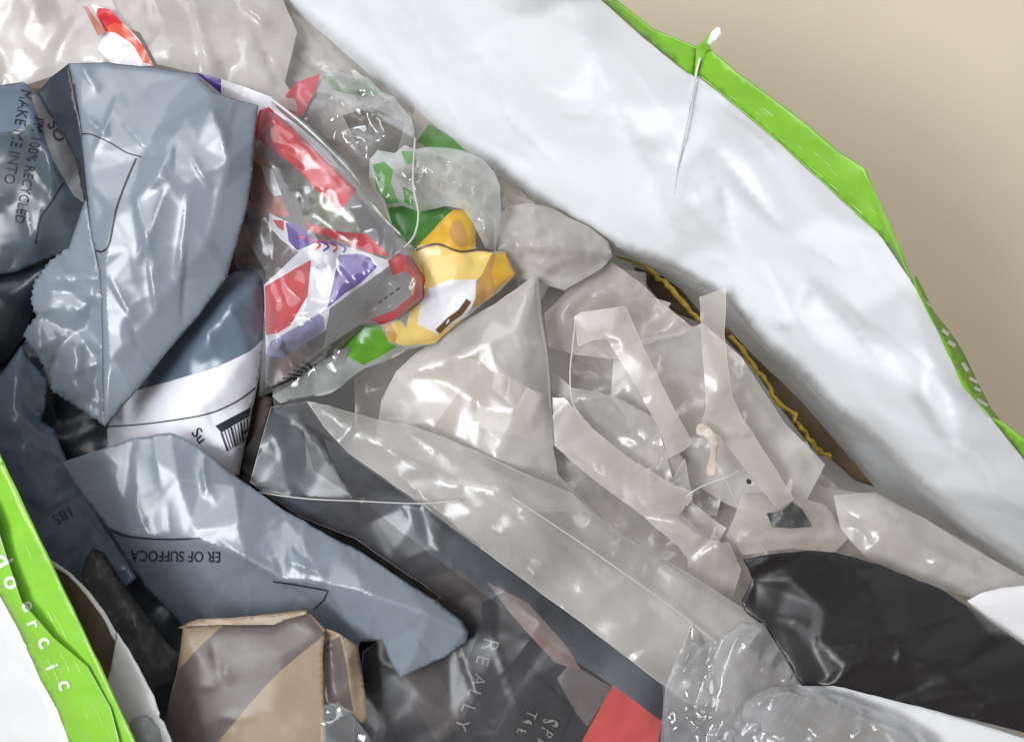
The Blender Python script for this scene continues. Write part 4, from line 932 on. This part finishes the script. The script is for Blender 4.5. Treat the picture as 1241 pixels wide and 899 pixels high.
sheet('side_fold', [(83, 78, -20), (62, 94, -24), (45, 113, -28), (58, 136, -30), (78, 166, -32), (94, 200, -33), (103, 250, -33), (108, 290, -30), (104, 214, -22), (96, 143, -20)], M['grey_in'], a, step=4, relax=1, crumple=((1.2, 30),), seed=76, thick=.4)
tear = jag((82, 301, -33), (58, 319, -34), 2.2, 6, 1) + jag((58, 319, -34), (42, 343, -35), 2.6, 8, 2) + jag((42, 343, -35), (38, 365, -35), 2, 6, 3) + jag((38, 365, -35), (44, 384, -35), 2, 5, 4) + jag((44, 384, -35), (28, 404, -36), 1.5, 5, 5) + jag((28, 404, -36), (37, 423, -36), 2.2, 6, 6) + jag((37, 423, -36), (60, 452, -37), 2.6, 9, 7) + jag((60, 452, -37), (63, 473, -37), 2.4, 6, 8) + jag((63, 473, -37), (90, 491, -37), 2.6, 8, 9) + jag((90, 491, -37), (125, 513, -36), 2, 8, 10)
sheet('torn_flap', [(104, 240, -28), (113, 298, -24), (120, 330, -25), (126, 372, -27), (126, 430, -32), (127, 516, -36)][::-1] + [(92, 275, -30), (88, 292, -32)] + tear, M['grey'], a,
    creases=[[(126, 375, -28), (90, 400, -32), (48, 425, -30)], [(122, 330, -26), (70, 340, -28), (44, 384, -33)], [(126, 430, -36), (90, 470, -33)]],
    step=4, relax=1, crumple=((1.6, 36), (.8, 16)), edge=0, seed=77, thick=.4) if False else sheet('torn_flap', [(92, 275, -30), (104, 240, -28), (113, 298, -24), (120, 330, -25), (126, 372, -27), (126, 430, -32), (127, 516, -36)] + tear[::-1], M['grey'], a,
    creases=[[(125, 376, -30), (90, 400, -32), (48, 422, -30)], [(119, 332, -26), (70, 340, -28), (48, 380, -33)], [(124, 432, -36), (92, 468, -33)]],
    step=4, relax=1, crumple=((1.8, 36), (.8, 16)), wrinkle=((20, 1.4, 60, 20, 80),), edge=0, seed=77, thick=.4)

# charcoal strip, torn paper, foil packet
lump('charcoal_film', [(98, 698, -30), (104, 676, -30), (112, 664, -32), (127, 670, -32), (140, 692, -32), (156, 716, -32), (180, 748, -32), (203, 779, -33), (219, 793, -34), (214, 818, -33), (200, 832, -30), (175, 840, -28), (150, 800, -28), (120, 740, -28)],
     M['char'], 'dusty charcoal film folded between the torn paper and the lower mailing bag', 'plastic film', creases=[[(100, 702, -24), (122, 698, -22), (142, 702, -26)], [(138, 758, -24), (170, 762, -21), (182, 764, -26)], [(110, 670, -26), (160, 740, -22), (190, 820, -22)]],
     step=4, relax=1, crumple=((1.8, 34), (.9, 14)), seed=81, thick=.4)
g = thing('torn_paper', 130, 790, -20, 'torn white paper sleeve with a brown inside, beside the green hem', 'paper')
sheet('inner_side', curve([(50, 668, 18), (64, 681, 20), (86, 695, 22), (109, 718, 22), (130, 747, 22), (141, 768, 20)], False, 3) + [(139, 800, 12), (134, 826, 14), (100, 810, 20), (50, 715, 22), (38, 672, 20)], M['brown_paper'], g, step=4, relax=2, crumple=((.8, 40),), seed=82, thick=.4)
sheet('torn_edge', [(60, 677, 21), (64, 680, 21), (86, 694, 23), (109, 717, 23), (130, 746, 23), (142, 769, 22)] + [(139, 777, 22), (126, 750, 24), (106, 722, 24), (85, 698.5, 24), (62, 684, 22)], M['paper'], g, step=3, relax=0, crumple=((.5, 8),), edge=.8, seed=83, thick=.4)
sheet('outer_side', [(141, 766, 22), (154, 784, 22), (170, 814, 22), (186, 842, 22), (193, 864, 22)] + jag((193, 864, 22), (200, 880, 22), 3, 3, 3) + [(210, 905, 22), (215, 960, 22), (150, 960, 16), (128, 832, 16), (134, 812, 16), (138, 790, 20)], M['paper'], g,
    step=4, relax=1, crumple=((1, 40), (.4, 14)), edge=.8, seed=84, thick=.4)
lump('grey_film_roll', curve([(158, 878, 28), (166, 868, 28), (178, 867, 28), (190, 876, 27), (200, 896, 26), (206, 940, 24), (165, 940, 26), (158, 905, 27)], True, 3), M['grey_pale'], 'rolled scrap of grey film at the bottom edge beside the torn paper', 'plastic film', step=3, relax=2, crumple=((1, 14),), droop=(6, 8), seed=85, thick=.3)

h_ = thing('foil_packet', 310, 830, -20, 'bronze foil packet with a broad grey band at the bottom edge', 'packet')
ho = [(222, 759, -14), (246, 757, -13), (280, 757, -12), (330, 757, -12), (373, 741, -14), (394, 761, -10), (391, 800, -9), (393, 850, -9), (396, 899, -9), (396, 960, -9), (190, 960, -6), (200, 872, -10), (214, 815, -13)]
hb = sheet('front_face', ho, [M['gold'], M['gold_dark']], h_, regions=[([(216, 812), (245, 780), (272, 755), (330, 755), (373, 740), (394, 768), (340, 812), (300, 855), (262, 902), (220, 960), (180, 960), (200, 870)], 1)],
    creases=[[(330, 757, -10), (345, 790, -7), (330, 860, -5)], [(222, 760, -12), (240, 800, -8), (235, 880, -6)]], step=5, relax=2, crumple=((1.4, 70),), wrinkle=((12, 1.4, 70, 60, 70),), droop=(2, 6, [0, 1, 2, 3, 4]), seed=86, thick=.4)
sheet('top_fold', [(215, 760, -18), (240, 750, -17), (280, 748, -16), (330, 744, -15), (372, 738, -15), (372, 743, -13), (330, 759, -14), (280, 759, -14), (222, 761, -16)], M['gold'], h_, step=4, relax=0, crumple=((.8, 20),), seed=87, thick=.4)
sheet('side_gusset', [(394, 761, -12), (412, 768, -13), (434, 782, -15), (440, 820, -16), (446, 872, -16), (440, 878, -16), (425, 864, -15), (396, 850, -12), (392, 800, -11)], [M['gold'], M['gold_dark']], h_,
    creases=[[(412, 768, -13), (420, 800, -7), (430, 862, -14)], [(397, 770, -16), (404, 840, -16)]], regions=[([(390, 782), (412, 770), (419, 800), (424, 832), (428, 862), (398, 850)], 1)], step=4, relax=1, crumple=((1.6, 24),), seed=88, thick=.4)
lump('clear_scrap', [(388, 856, -4), (410, 850, -3), (430, 870, -4), (446, 890, -6), (460, 915, -8), (450, 960, -8), (390, 960, -4)], M['crinkle'], 'clear crinkled scrap at the lower right corner of the foil packet', 'plastic film', step=4, relax=1, crumple=((2.4, 22),), seed=89)
